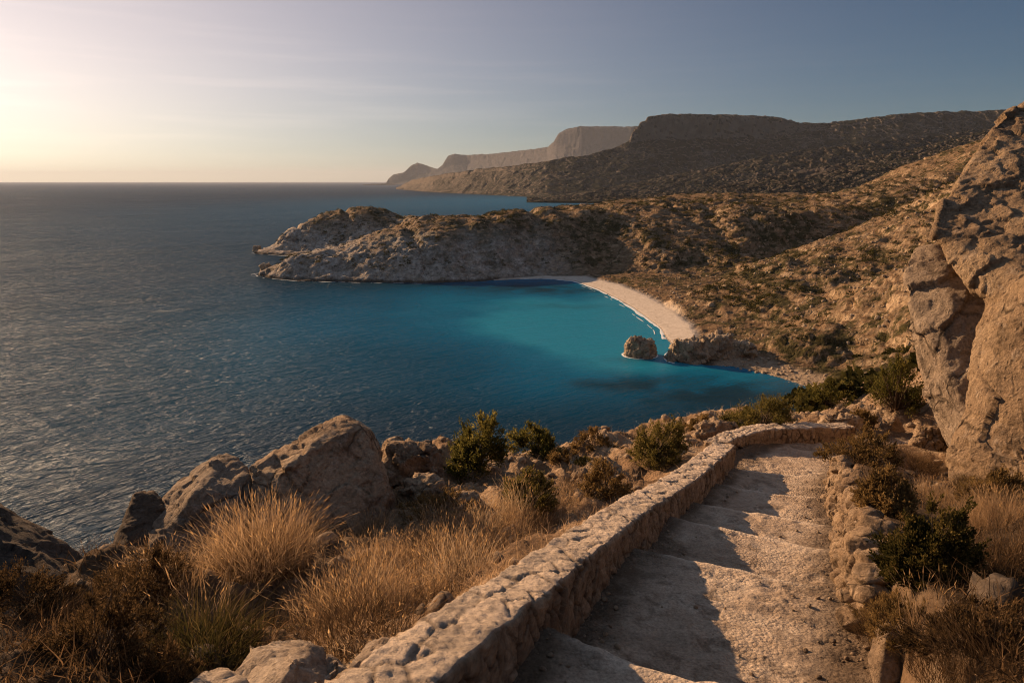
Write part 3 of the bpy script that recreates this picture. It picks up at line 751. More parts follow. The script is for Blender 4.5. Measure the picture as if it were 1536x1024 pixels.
for px, py, wm_, hm_, lb, sd_ in [(905, 722, 1.3, 0.34, 'long pale ledge of rock between the olive and the yellowish bush', 31), (632, 742, 0.9, 0.28, 'pale broken rock lying right of the biggest boulder', 32), (700, 760, 0.7, 0.22, 'low pale rock in front of the upright dark green shrub', 33),
        (612, 700, 1.5, 0.42, 'knobbly pale outcrop on the brink right behind the biggest boulder', 34), (1072, 655, 1.1, 0.34, 'pale rock on the brink behind the end of the long parapet wall', 35), (1258, 640, 1.4, 0.4, 'weathered rock past the path bend below the hillside', 36),
        (1395, 672, 1.0, 0.42, 'ochre rock among the brown grass below the leaning slab', 37), (1335, 650, 0.8, 0.34, 'small ochre rock beside the tall green shrub', 38), (1500, 900, 0.45, 0.12, 'dark flat rock on the bare bank right of the large dark green bush', 39)]:
    p = at(px, py, 3.0); g_ = np.random.RandomState(sd_)
    hp = [(p[0] + wm_ * 0.5 * math.cos(a) * g_.uniform(.75, 1.1), p[1] + wm_ * 0.33 * math.sin(a) * g_.uniform(.75, 1.1), p[2] - 0.15) for a in np.linspace(0, 6.28, 10)[:-1]]
    hp += [(p[0] + wm_ * 0.36 * math.cos(a) * g_.uniform(.5, 1.1), p[1] + wm_ * 0.22 * math.sin(a) * g_.uniform(.5, 1.1), p[2] + hm_ * g_.uniform(.5, 1.0)) for a in np.linspace(0.4, 6.6, 8)[:-1]]
    rock('boulder', [hp], 0.028, lb, 'rock', M['rock'] if sd_ < 37 else M['dry_stone'] if sd_ < 39 else M['rock_dark'], 0.05, 0.07, 0.02, 0.3, sd_)
# rocks of the bay
def blockpts(cx, cy, rx, ry, z0, z1, seed, n=16, top=0.55):
    g = np.random.RandomState(seed); out = []
    for k in range(n):
        a = 2 * math.pi * k / n + g.rand() * 0.3
        out.append((cx + rx * math.cos(a) * (0.85 + 0.3 * g.rand()), cy + ry * math.sin(a) * (0.85 + 0.3 * g.rand()), z0))
        if k % 2: out.append((cx + rx * top * math.cos(a) * (0.7 + 0.5 * g.rand()), cy + ry * top * math.sin(a) * (0.7 + 0.5 * g.rand()), z1 * (0.78 + 0.22 * g.rand())))
    return out
rock('sea_rock', [blockpts(sr[0], sr[1] + 3.5, 4.9, 4.2, -1.5, 5.3, 3, 14, 0.66)], 0.16, 'rounded rock standing alone in the turquoise water by the beach', 'rock', M['sea_rock'], 0.5, 0.75, 0.3, 2.4, 11)
s1 = W(1035, 545, Z=45)
rock('rock_outcrop', [blockpts(s1[0] + 1, s1[1] + 4, 6.5, 4.5, -1.5, 5.6, 5, 14, 0.6), blockpts(s1[0] + 8, s1[1] + 6, 6.5, 5, -1.5, 6.4, 6, 14, 0.6), blockpts(s1[0] + 15, s1[1] + 5, 6, 5, -1.0, 4.6, 9, 12, 0.6), blockpts(s1[0] - 4, s1[1] + 2.5, 3, 2.5, -1.5, 2.2, 8, 10, 0.6)],
     0.2, 'low craggy outcrop running from the beach end into the water', 'rock', M['sea_rock'], 0.7, 1.0, 0.35, 3.0, 12)
s2 = W(372, 377, Z=45)
rock('sea_stack', [blockpts(s2[0] + 5, s2[1] + 4, 3.6, 3, -2, 3.4, 12, 12, 0.6)], 0.3, 'small dark rock off the tip of the farther headland lobe', 'rock', M['sea_rock'], 0.5, 0.9, 0.35, 2.6, 13)
s3 = W(392, 411, Z=45)
rock('sea_stack', [blockpts(s3[0] + 2, s3[1] + 3, 4.5, 3.5, -2, 4.5, 13, 12, 0.6)], 0.3, 'dark rock at the foamy tip of the nearer headland lobe', 'rock', M['sea_rock'], 0.5, 0.9, 0.35, 2.4, 14)
s4 = W(566, 277.6, Z=45)
rock('islet', [[(s4[0] + a, s4[1] + b, c) for a, b, c in ((-230, 0, -4), (230, -60, -4), (-200, 120, -4), (240, 90, -4), (-120, 40, 12), (40, 30, 18), (150, 30, 14), (220, 20, 5))]], 9, 'low dark islet on the horizon off the far cape', 'islet', M['hill'], 4, 5, 2, 60, 15)

# ------------------------------------------------------------------ stone parapet walls
def wall_material(name, pale, mid, dark, top):
    t = NT(name); P = t.pos()
    cr = t.attr('crack')
    n1 = t.noise(P, 2.3, 7, 0.65); n2 = t.noise(P, 24, 7, 0.7)
    col = t.ramp(n1, [(0.3, dark), (0.5, mid), (0.7, pale)])
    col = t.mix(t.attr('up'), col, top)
    lich = t.ramp(t.noise(P, 6.5, 7, 0.72, .3), [(0.52, 0.0), (0.64, 1.0)])
    col = t.mix(t.math('MULTIPLY', lich, 0.32), col, (0.17, 0.125, 0.09))
    col = t.mix(0.8, col, t.ramp(n2, [(0.28, 0.5), (0.5, 0.95), (0.72, 1.25)]), 'MULTIPLY')
    col = t.mix(t.math('MULTIPLY', cr, 0.75), col, (0.075, 0.048, 0.03))
    col = t.mix(0.8, col, t.ramp(t.attr('tone'), [(0.0, 0.75), (1.0, 1.15)]), 'MULTIPLY')
    h = t.math('ADD', t.noise(P, 9, 10, 0.74), t.math('MULTIPLY', t.voro(P, 22), 0.22))
    return t.done(t.princ(col, 0.93, t.bump(h, 0.10, 1.0), 0.12))
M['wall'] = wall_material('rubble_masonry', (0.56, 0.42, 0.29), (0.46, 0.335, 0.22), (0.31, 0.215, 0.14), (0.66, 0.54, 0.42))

def smooth_line(P, n, it=0):
    d = np.concatenate([[0], np.cumsum(np.linalg.norm(np.diff(P, axis=0), axis=1))])
    q = np.linspace(0, d[-1], n)
    o = np.stack([np.interp(q, d, P[:, k]) for k in range(P.shape[1])], -1)
    for _ in range(it): o[1:-1] = (o[:-2] + 2 * o[1:-1] + o[2:]) / 4
    return o, d[-1]

def parapet(line, thick, base_in, base_out, seed, step=0.016, label=''):
    """line: inner top edge (x, y, z top). Rubble body with weathered rubble coping, as two parts."""
    L0, ln = smooth_line(np.array(line), 60, 6)
    L, ln = smooth_line(L0, int(ln / step))
    n = len(L)
    tg = np.gradient(L[:, :2], axis=0); tg /= np.linalg.norm(tg, axis=1)[:, None]
    out = np.stack([-tg[:, 1], tg[:, 0]], -1)
    run = np.linspace(0, ln, n)
    jag = 0.022 * fbm(np.stack([run / 0.35, run * 0 + seed, run * 0], -1), 3) + 0.03 * fbm(np.stack([run / 1.4, run * 0 + seed + 9, run * 0], -1), 2)
    prof = []   # (offset outward, z from top, weight of base)
    zi = np.linspace(-base_in, -0.035, int(base_in / step))
    for z in zi: prof.append((-0.012 - 0.03 * (z / -base_in), z, 0))
    for a in np.linspace(0, math.pi / 2, 4)[1:]: prof.append((0.035 - 0.047 * math.cos(a), -0.035 + 0.035 * math.sin(a), 1 if a > 0.8 else 0))
    for u in np.linspace(0.035, thick - 0.035, int(thick / step))[1:]: prof.append((u, 0.0, 1))
    for a in np.linspace(math.pi / 2, math.pi, 4)[1:]: prof.append((thick - 0.035 - 0.035 * math.cos(a), -0.035 + 0.035 * math.sin(a), 1 if a < 2.3 else 0))
    for z in np.linspace(-0.035, -base_out, int(base_out / step))[1:]: prof.append((thick + 0.03 * (-z / base_out), z, 0))
    prof = np.array(prof); m = len(prof)
    V = np.zeros((n, m, 3))
    V[..., :2] = L[:, None, :2] + out[:, None, :] * prof[None, :, 0, None]
    V[..., 2] = L[:, None, 2] + prof[None, :, 1] + jag[:, None] * (1 + prof[None, :, 1] / base_in)
    # stones: cells in run / profile space
    pl = np.concatenate([[0], np.cumsum(np.linalg.norm(np.diff(prof[:, :2], axis=0), axis=1))])
    RU, PU = np.meshgrid(run, pl, indexing='ij')
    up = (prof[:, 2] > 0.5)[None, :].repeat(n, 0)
    w2_ = 0.12 * fbm(np.stack([RU.ravel() / 0.2, PU.ravel() / 0.2, RU.ravel() * 0 + seed], -1), 2)
    Q = np.stack([RU.ravel() / np.where(up, 0.24, 0.12).ravel() + w2_, PU.ravel() / np.where(up, 0.19, 0.22).ravel() + w2_ * .7, np.where(up.ravel(), 3.5, 7.5) + seed], -1)
    f1, f2, dv, hid = worley(Q)
    e = f2 - f1
    crack = 1 - sstep(0.02, 0.11, e)
    patch = np.where(up.ravel(), 0, 0.35) + np.where(up.ravel(), 1, 0.65) * sstep(-0.45, 0.05, fbm(np.stack([RU.ravel() / 0.9, PU.ravel() / 0.5, RU.ravel() * 0 + 3 + seed], -1), 3))   # where mortar smears the joints
    crack = crack * patch
    du = np.gradient(V, axis=0); dvv = np.gradient(V, axis=1)
    N = np.cross(du, dvv); N /= np.linalg.norm(N, axis=-1)[..., None] + 1e-12
    if (N[:, m // 2, 2].mean()) < 0: N = -N
    P3 = V.reshape(-1, 3)
    upw = np.where(up.ravel(), 0.45, 1.0)
    crack = crack * np.where(up.ravel(), 0.85, 1.0)
    d = np.where(up.ravel(), -0.014, -0.026) * crack + 0.007 * (ridged(P3 / 0.032, 3, 0.6) - 0.5) * np.where(up.ravel(), 1.0, 0.5) + upw * (0.009 * RV[hid, 0] + 0.020 * (dv[:, :2] * RV[hid][:, 1:]).sum(1)) * (1 - crack) * (0.3 + 0.7 * patch) + 0.010 * fbm(P3 / 0.16, 5, 0.62) + 0.006 * (ridged(P3 / 0.06, 4, 0.6) - 0.5)
    P3 = P3 + N.reshape(-1, 3) * d[:, None]
    F = grid_faces(n, m)
    attrs = {'crack': crack, 'up': up.ravel().astype(float), 'tone': RV[hid, 1] * 0.5 + 0.5}
    upF = up.ravel()[F].all(1)
    return P3, F, attrs, upF, n, m

def add_wall(name, label, line, thick, bi, bo, seed):
    P3, F, attrs, upF, n, m = parapet(line, thick, bi, bo, seed)
    base = np.array([line[len(line) // 2][0], line[len(line) // 2][1], line[len(line) // 2][2] - bi])
    root = bpy.data.objects.new(name, None); C.objects.link(root); root.location = base
    tag(root, label, 'wall')
    # end cap
    caps = []
    Vc = [P3]; o = len(P3)
    for row in (0, n - 1):
        ring = P3[row * m:(row + 1) * m]
        k = m // 2
        c = np.stack([ring[:k], ring[::-1][:k]], 1)                  # inner side to outer side rungs
        lat = 9
        tt = np.linspace(0, 1, lat)[None, :, None]
        g = c[:, :1] * (1 - tt) + c[:, 1:] * tt
        nrm = (P3[row * m + k] - P3[(row + (1 if row == 0 else -1)) * m + k]); nrm[2] = 0; nrm /= np.linalg.norm(nrm) + 1e-9
        bul = 0.03 + 0.03 * fbm(g.reshape(-1, 3) / 0.12, 3)
        mask = (np.sin(np.linspace(0, math.pi, lat)) > 0.01)[None, :].repeat(len(c), 0).ravel()
        gg = g.reshape(-1, 3) + nrm * (bul * mask)[:, None]
        caps.append((gg, grid_faces(len(c), lat)))
    v_, f_, a_ = cleaned(P3, F[~upF], attrs)
    for gg, cf in caps:
        f_ = np.concatenate([f_, cf + len(v_)]); v_ = np.concatenate([v_, gg])
        a_ = {k: np.concatenate([a_[k], np.zeros(len(gg))]) for k in a_}
    link('masonry', mesh_np('masonry', v_ - base, f_, True, a_), M['wall'], root)
    v_, f_, a_ = cleaned(P3, F[upF], attrs)
    link('coping', mesh_np('coping', v_ - base, f_, True, a_), M['wall'], root)
    return root

TOPZ = lambda i, dz: (PL[i][0], PL[i][1], 45 + dz)
add_wall('parapet_wall', 'long low rubble wall bordering the left side of the steps', [TOPZ(0, -.75), TOPZ(1, -1.42), TOPZ(2, -2.29), TOPZ(3, -2.95), TOPZ(5, -3.66), TOPZ(6, -3.97), TOPZ(7, -4.22), (3.74, 10.75, 45 - 4.30)], 0.37, 0.75, 0.75, 1)
add_wall('parapet_wall', 'lower curved rubble wall where the path bends right', [(3.8, 11.6, 45 - 4.64), (4.2, 12.0, 45 - 4.63), (4.75, 12.4, 45 - 4.67), (5.6, 12.85, 45 - 4.78), (6.5, 13.3, 45 - 4.94), (7.3, 13.7, 45 - 5.08)], 0.36, 0.65, 0.6, 4)

# ------------------------------------------------------------------ steps and path
def path_material():
    t = NT('worn_path'); P = t.pos()
    n1 = t.noise(P, 1.7, 7, 0.66, 0.2)
    col = t.ramp(n1, [(0.3, (0.33, 0.25, 0.18)), (0.5, (0.50, 0.395, 0.295)), (0.68, (0.60, 0.50, 0.39))])
    dirt = t.ramp(t.noise(P, 3.4, 8, 0.72, 0.5), [(0.5, 0.0), (0.62, 1.0)])
    col = t.mix(t.math('MULTIPLY', dirt, 0.7), col, (0.17, 0.12, 0.08))
    col = t.mix(t.math('MULTIPLY', t.attr('lit_lip'), 0.8), col, (0.66, 0.55, 0.43))  # paler band at each nosing: light on the edge put into the colour
    col = t.mix(t.math('MULTIPLY', t.attr('edge_shade'), 0.8), col, (0.075, 0.05, 0.03))  # darker behind nosings and along the walls: shade put into the colour
    grit = t.noise(P, 46, 6, 0.75)
    peb = t.voro(P, 34)
    col = t.mix(0.85, col, t.ramp(grit, [(0.3, 0.45), (0.5, 0.95), (0.7, 1.35)]), 'MULTIPLY')
    rough = t.ramp(t.noise(P, 1.3, 5, 0.6), [(0.38, 0.15), (0.6, 1.0)])
    h = t.math('ADD', t.noise(P, 8, 9, 0.7), t.math('MULTIPLY', t.math('MULTIPLY', t.math('SUBTRACT', 1.0, peb), 0.35), rough))
    return t.done(t.princ(col, 0.95, t.bump(h, 0.085, 1.0), 0.1))
M['path'] = path_material()
stair = bpy.data.objects.new('stairway', None); C.objects.link(stair)
sb = np.array([PC[3][0], PC[3][1], 45 + PZ[3] - 0.5]); stair.location = sb
tag(stair, 'weathered stone steps going down between the two low walls', 'steps')
def slab(i, nsub_len, thick):
    """tread i: from just under nosing i to nosing i+1, with its own riser face"""
    res = 0.022
    la, lb, ra, rb = PL[i], PL[i + 1], PR[i], PR[i + 1]
    ext = 0.16
    ua = (ra - la) / np.linalg.norm(ra - la); ub = (rb - lb) / np.linalg.norm(rb - lb)
    wdt = np.linalg.norm(rb - lb) + 2 * ext
    lng = (np.linalg.norm(lb - la) + np.linalg.norm(rb - ra)) / 2
    nu = int(wdt / res); nl = int(lng / res)
    u = np.linspace(0, 1, nu)
    A = (la - ua * ext)[None] + u[:, None] * ((ra + ua * ext) - (la - ua * ext))[None]
    B = (lb - ub * ext)[None] + u[:, None] * ((rb + ub * ext) - (lb - ub * ext))[None]
    fw = (lb + rb - la - ra); fw /= np.linalg.norm(fw)
    bend = 0.07 * fbm(np.stack([u * 2.2, u * 0 + i * 3.3, u * 0], -1), 3) + 0.05 * np.sin(u * math.pi)
    B = B + fw[None] * bend[:, None] + fw[None] * (0.018 * fbm(np.stack([u * 18, u * 0 + i, u * 0], -1), 3))[:, None]
    if i > 0:
        bp = 0.07 * fbm(np.stack([u * 2.2, u * 0 + (i - 1) * 3.3, u * 0], -1), 3) + 0.05 * np.sin(u * math.pi) - 0.06
        A = A + fw[None] * bp[:, None]
    v = np.linspace(0, 1, nl)
    z0 = 45 + PZ[i] - PRISE[i]; z1 = 45 + PZ[i + 1]
    XY = A[:, None] * (1 - v)[None, :, None] + B[:, None] * v[None, :, None]
    sag = -0.03 * np.sin(np.pi * u)[:, None] * np.ones(nl)[None]
    Z = z0 + (z1 - z0) * v[None] + sag
    P = np.concatenate([XY, Z[..., None]], -1)
    Q = P.reshape(-1, 3) * np.array([1, 1, 0])
    endf = (1 - sstep(0.93, 1.0, v))[None].repeat(nu, 0).ravel()
    lat = np.abs(u - 0.5)[:, None].repeat(nl, 1).ravel() * 2
    rub = sstep(0.0, 0.5, fbm(Q / 0.8 + 4, 2) + 0.25)
    dz = 0.020 * fbm(Q / 0.75, 3) + 0.013 * fbm(Q / 0.16, 5, 0.6) * (0.4 + rub) + 0.013 * (ridged(Q / 0.07, 3) - 0.4) * rub + 0.05 * sstep(0.82, 1.0, lat)
    P[..., 2] += (dz * (0.45 + 0.55 * endf)).reshape(nu, nl)
    P[..., 2] -= 0.012 * sstep(lng - 0.03, lng, v * lng)[None]
    rows = [P]
    # riser: rounded over and down
    if thick > 0:
        last = P[:, -1]
        down = []
        for k, (f, dzz) in enumerate(((0.012, -0.02), (0.018, -0.06), (0.012, -0.12), (0.0, -thick))):
            q = last.copy(); q[:, :2] += fw[None] * (f + 0.01 * fbm(np.stack([u * 14, u * 0 + k, u * 0 + i], -1), 2))[:, None]; q[:, 2] += dzz
            down.append(q)
        rows.append(np.stack(down, 1))
    P = np.concatenate(rows, 1)
    n2 = P.shape[1]
    a_e = np.concatenate([sstep(lng - 0.11, lng - 0.03, v * lng), np.ones(n2 - nl) * 0.6])[None].repeat(nu, 0).ravel()
    vl = np.concatenate([v * lng, np.full(n2 - nl, lng)])[None].repeat(nu, 0)
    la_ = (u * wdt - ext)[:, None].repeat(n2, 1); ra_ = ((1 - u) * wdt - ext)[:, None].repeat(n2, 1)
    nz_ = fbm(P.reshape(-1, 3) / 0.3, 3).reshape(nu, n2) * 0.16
    edge_shade = np.maximum(1 - sstep(0.02, 0.42, la_ + nz_), 1 - sstep(0.02, 0.5, ra_ + nz_))
    if thick > 0 and i > 0: edge_shade = np.maximum(edge_shade, 0.8 * (1 - sstep(0.03, 0.40, vl + nz_)))
    return P.reshape(-1, 3), grid_faces(nu, n2), {'lit_lip': a_e, 'edge_shade': edge_shade.ravel()}
grv = []
for i in range(7):
    v_, f_, a_ = slab(i, 0, PRISE[i + 1] + 0.12)
    grv.append((v_, a_['edge_shade'] * (1 - a_['lit_lip'])))
    link('step', mesh_np('step', v_ - sb, f_, True, a_), M['path'], stair)
pv, pf, pa, o = [], [], [], 0
for i in range(7, 11):
    v_, f_, a_ = slab(i, 0, 0)
    pa.append(a_['edge_shade']); pv.append(v_); pf.append(f_ + o); o += len(v_)
tag(link('path', mesh_np('path', np.concatenate(pv), np.concatenate(pf), True, {'edge_shade': np.concatenate(pa)}), M['path']), kind='structure')

# ------------------------------------------------------------------ rough retaining wall, right: dry stones
ICO = None
def ico(n):
    bm = bmesh.new(); bmesh.ops.create_icosphere(bm, subdivisions=n, radius=1)
    v = np.array([x.co[:] for x in bm.verts]); f = np.array([[q.index for q in x.verts] for x in bm.faces]); bm.free()
    return v, f
IV3, IF3 = ico(4); IV1, IF1 = ico(2); IV0, IF0 = ico(1)

def stone_shape(rng, iv, cuts=9):
    """a sphere trimmed by random planes: an angular stone of unit size"""
    n = rng.normal(size=(cuts, 3)); n /= np.linalg.norm(n, axis=1)[:, None]
    d = rng.uniform(0.45, 0.8, cuts)
    k = iv @ n.T
    r = np.where(k > 0.05, d[None] / np.maximum(k, 0.05), 9).min(1)
    return iv * np.minimum(r, 1.0)[:, None]

def retaining():
    rng = np.random.RandomState(5)
    ln, L = smooth_line(PR[1:9], 400, 2)
    V, F, o = [], [], 0
    crk = []
    pos = np.linalg.norm(PR[2] - PR[1]) + 1.9
    dists = np.linspace(0, L, 400)
    while pos < L - 0.2:
        hgt = 0
        top = 0.40 + 0.12 * rng.rand()
        cw = 0.11 + 0.13 * rng.rand()
        while hgt < top:
            hh = 0.09 + 0.10 * rng.rand()
            w_ = cw * rng.uniform(0.8, 1.25)
            s = pos + rng.uniform(-0.06, 0.06)
            x = np.interp(s, dists, ln[:, 0]); y = np.interp(s, dists, ln[:, 1])
            tx = np.interp(s + .1, dists, ln[:, 0]) - x; ty = np.interp(s + .1, dists, ln[:, 1]) - y
            a = math.atan2(ty, tx)
            d_, tp, _ = seg_dist(np.array([x]), np.array([y]), PC)
            zb = path_level(tp)[0] - 0.08
            sh = stone_shape(rng, IV3, 8) * np.array([w_ * 0.66, 0.15, hh * 0.78])
            sh += (0.005 * fbm(sh / 0.07 + rng.rand() * 50, 4) + 0.010 * facets(sh / 0.09 + rng.rand() * 50)[0])[:, None] * sh / (np.linalg.norm(sh, axis=1)[:, None] + 1e-6)
            c, s_ = math.cos(a + rng.uniform(-.2, .2)), math.sin(a + rng.uniform(-.2, .2))
            q = np.stack([sh[:, 0] * c - sh[:, 1] * s_, sh[:, 0] * s_ + sh[:, 1] * c, sh[:, 2]], -1)
            nx, ny = math.sin(a), -math.cos(a)
            inn = 0.06 + 0.20 * hgt + rng.uniform(-.03, .05)
            q += np.array([x + nx * inn, y + ny * inn, zb + hgt + hh / 2])
            V.append(q); F.append(IF3 + o); o += len(q); crk.append(np.full(len(q), rng.rand()))
            hgt += hh * 0.86
        pos += cw * 0.92
    return np.concatenate(V), np.concatenate(F), np.concatenate(crk)
v_, f_, c_ = retaining()
b_ = np.array([PR[4][0] + .2, PR[4][1], v_[:, 2].min()])
tag(link('retaining_wall', mesh_np('retaining_wall', v_ - b_, f_, True, {'var': c_}), M['dry_stone'], loc=b_), 'rough dry stone retaining wall along the right side of the steps', 'wall')

# ------------------------------------------------------------------ plants
def blades(rng, base, hgt, az, lean, width, seg=5, droop=0.25):
    n = len(base)
    t = np.linspace(0, 1, seg + 1)
    dirx, diry = np.cos(az), np.sin(az)
    horiz = hgt * lean
    wig = rng.normal(size=(n, 2)) * 0.085
    hgt = hgt * np.where(rng.rand(n) < 0.12, 0.7, 1.0); lean = np.where(rng.rand(n) < 0.14, lean * 2.3, lean)
    P = np.zeros((n, seg + 1, 3))
    hx = horiz[:, None] * (0.35 * t + 0.65 * t ** 2)[None]
    P[..., 0] = base[:, None, 0] + dirx[:, None] * hx + (wig[:, :1] * hgt[:, None]) * np.sin(t * 5)[None]
    P[..., 1] = base[:, None, 1] + diry[:, None] * hx + (wig[:, 1:] * hgt[:, None]) * np.sin(t * 5 + 1)[None]
    P[..., 2] = base[:, None, 2] + hgt[:, None] * (t - droop * np.clip(lean, 0, 1)[:, None] * t ** 2.5)
    sa = rng.uniform(0, math.pi, n)
    side = np.stack([np.cos(sa), np.sin(sa), np.zeros(n)], -1)
    w = width[:, None] * (1 - 0.75 * t ** 1.3)[None]
    A = P - side[:, None] * w[..., None] / 2; B = P + side[:, None] * w[..., None] / 2
    V = np.stack([A, B], 2)                       # n, seg+1, 2, 3
    ids = np.arange(n * (seg + 1) * 2).reshape(n, seg + 1, 2)
    F = np.stack([ids[:, :-1, 0], ids[:, :-1, 1], ids[:, 1:, 1], ids[:, 1:, 0]], -1).reshape(-1, 4)
    return V.reshape(-1, 3), F, P

def spikes(rng, P, frac, wid):
    """seed heads: plump crossed spindles at the stalk ends"""
    n = len(P)
    tip, low = P[:, -1], P[:, -2] * frac + P[:, -1] * (1 - frac)
    ax = tip - low
    tip = tip + ax * 0.3
    out, fc, o = [], [], 0
    for k in range(2):
        sa = rng.uniform(0, math.pi, n) if k == 0 else sa + math.pi / 2
        sd = np.stack([np.cos(sa), np.sin(sa), 0.2 * np.ones(n)], -1)
        q = np.stack([low, low + ax * 0.4 + sd * wid[:, None], tip, low + ax * 0.4 - sd * wid[:, None]], 1)
        out.append(q.reshape(-1, 3)); fc.append(np.arange(4 * n).reshape(n, 4) + o); o += 4 * n
    return np.concatenate(out), np.concatenate(fc)

def tuft_meshes(seed, n, rad, h, lean, width, heads=0.4, flat=0.5):
    rng = np.random.RandomState(seed)
    r = rad * np.sqrt(rng.rand(n)); a = rng.uniform(0, 2 * math.pi, n)
    base = np.stack([r * np.cos(a), r * np.sin(a), -0.04 * np.ones(n)], -1)
    az = a + rng.normal(size=n) * 0.7
    hg = h * rng.uniform(0.4, 1.05, n) * (1 - 0.3 * r / rad)
    ln = np.abs(rng.normal(lean, 0.28, n)) * (0.35 + 0.9 * r / rad)
    V, F, P = blades(rng, base, hg, az, ln, width * rng.uniform(0.6, 1.4, n))
    var = (0.55 * np.clip(rng.normal(0.5, 0.25, n), 0, 1)[:, None] + 0.5 * np.repeat(np.linspace(0, 1, 6), 2)[None]).ravel()  # paler tips, darker base: straw colour with light and shade painted along the blade
    mb = ('blades', V, F, var)
    k = np.where((rng.rand(n) < heads) & (hg > 0.55 * h))[0]
    V2, F2 = spikes(rng, P[k], 0.55, width * 0.95 * rng.uniform(0.7, 1.3, len(k)))
    nv = len(V2)
    return mb, ('seed_heads', V2, F2, rng.rand(nv))

TUFTS = {}
def tuft_proto(key, **kw):
    mats = kw.pop('mats')
    (_, V, F, var), (_, V2, F2, var2) = tuft_meshes(**kw)
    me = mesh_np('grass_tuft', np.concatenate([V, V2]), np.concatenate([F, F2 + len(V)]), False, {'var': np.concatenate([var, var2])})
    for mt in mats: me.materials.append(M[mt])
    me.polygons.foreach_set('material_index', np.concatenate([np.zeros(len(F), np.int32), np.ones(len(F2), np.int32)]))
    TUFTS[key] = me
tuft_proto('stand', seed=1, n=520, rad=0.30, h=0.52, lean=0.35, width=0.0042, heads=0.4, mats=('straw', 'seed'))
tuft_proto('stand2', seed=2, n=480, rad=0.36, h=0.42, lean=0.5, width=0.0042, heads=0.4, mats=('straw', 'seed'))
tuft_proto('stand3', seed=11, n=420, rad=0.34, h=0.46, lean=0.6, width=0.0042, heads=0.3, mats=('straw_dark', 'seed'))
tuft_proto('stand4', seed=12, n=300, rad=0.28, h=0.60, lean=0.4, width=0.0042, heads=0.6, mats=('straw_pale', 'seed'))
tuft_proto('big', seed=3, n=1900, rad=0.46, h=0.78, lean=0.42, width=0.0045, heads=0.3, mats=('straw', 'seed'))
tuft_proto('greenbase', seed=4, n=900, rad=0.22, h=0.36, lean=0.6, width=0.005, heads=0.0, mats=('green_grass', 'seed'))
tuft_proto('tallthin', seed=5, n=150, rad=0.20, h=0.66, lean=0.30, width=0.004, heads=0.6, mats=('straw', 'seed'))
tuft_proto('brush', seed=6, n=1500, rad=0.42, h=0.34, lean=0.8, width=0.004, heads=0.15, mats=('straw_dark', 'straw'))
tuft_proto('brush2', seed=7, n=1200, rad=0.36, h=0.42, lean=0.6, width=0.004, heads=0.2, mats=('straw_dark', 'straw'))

GN = {'n': 0}
def tuft(key, p, label, group=None, scale=1.0, rz=0.0, name='grass_tuft', cat='grass', sink=0.0):
    root = link(name, TUFTS[key])
    root.location = (p[0], p[1], p[2] - sink); root.rotation_euler = (0, 0, rz)
    root.scale = (scale, scale, scale) if np.isscalar(scale) else scale
    return tag(root, label, cat, group)

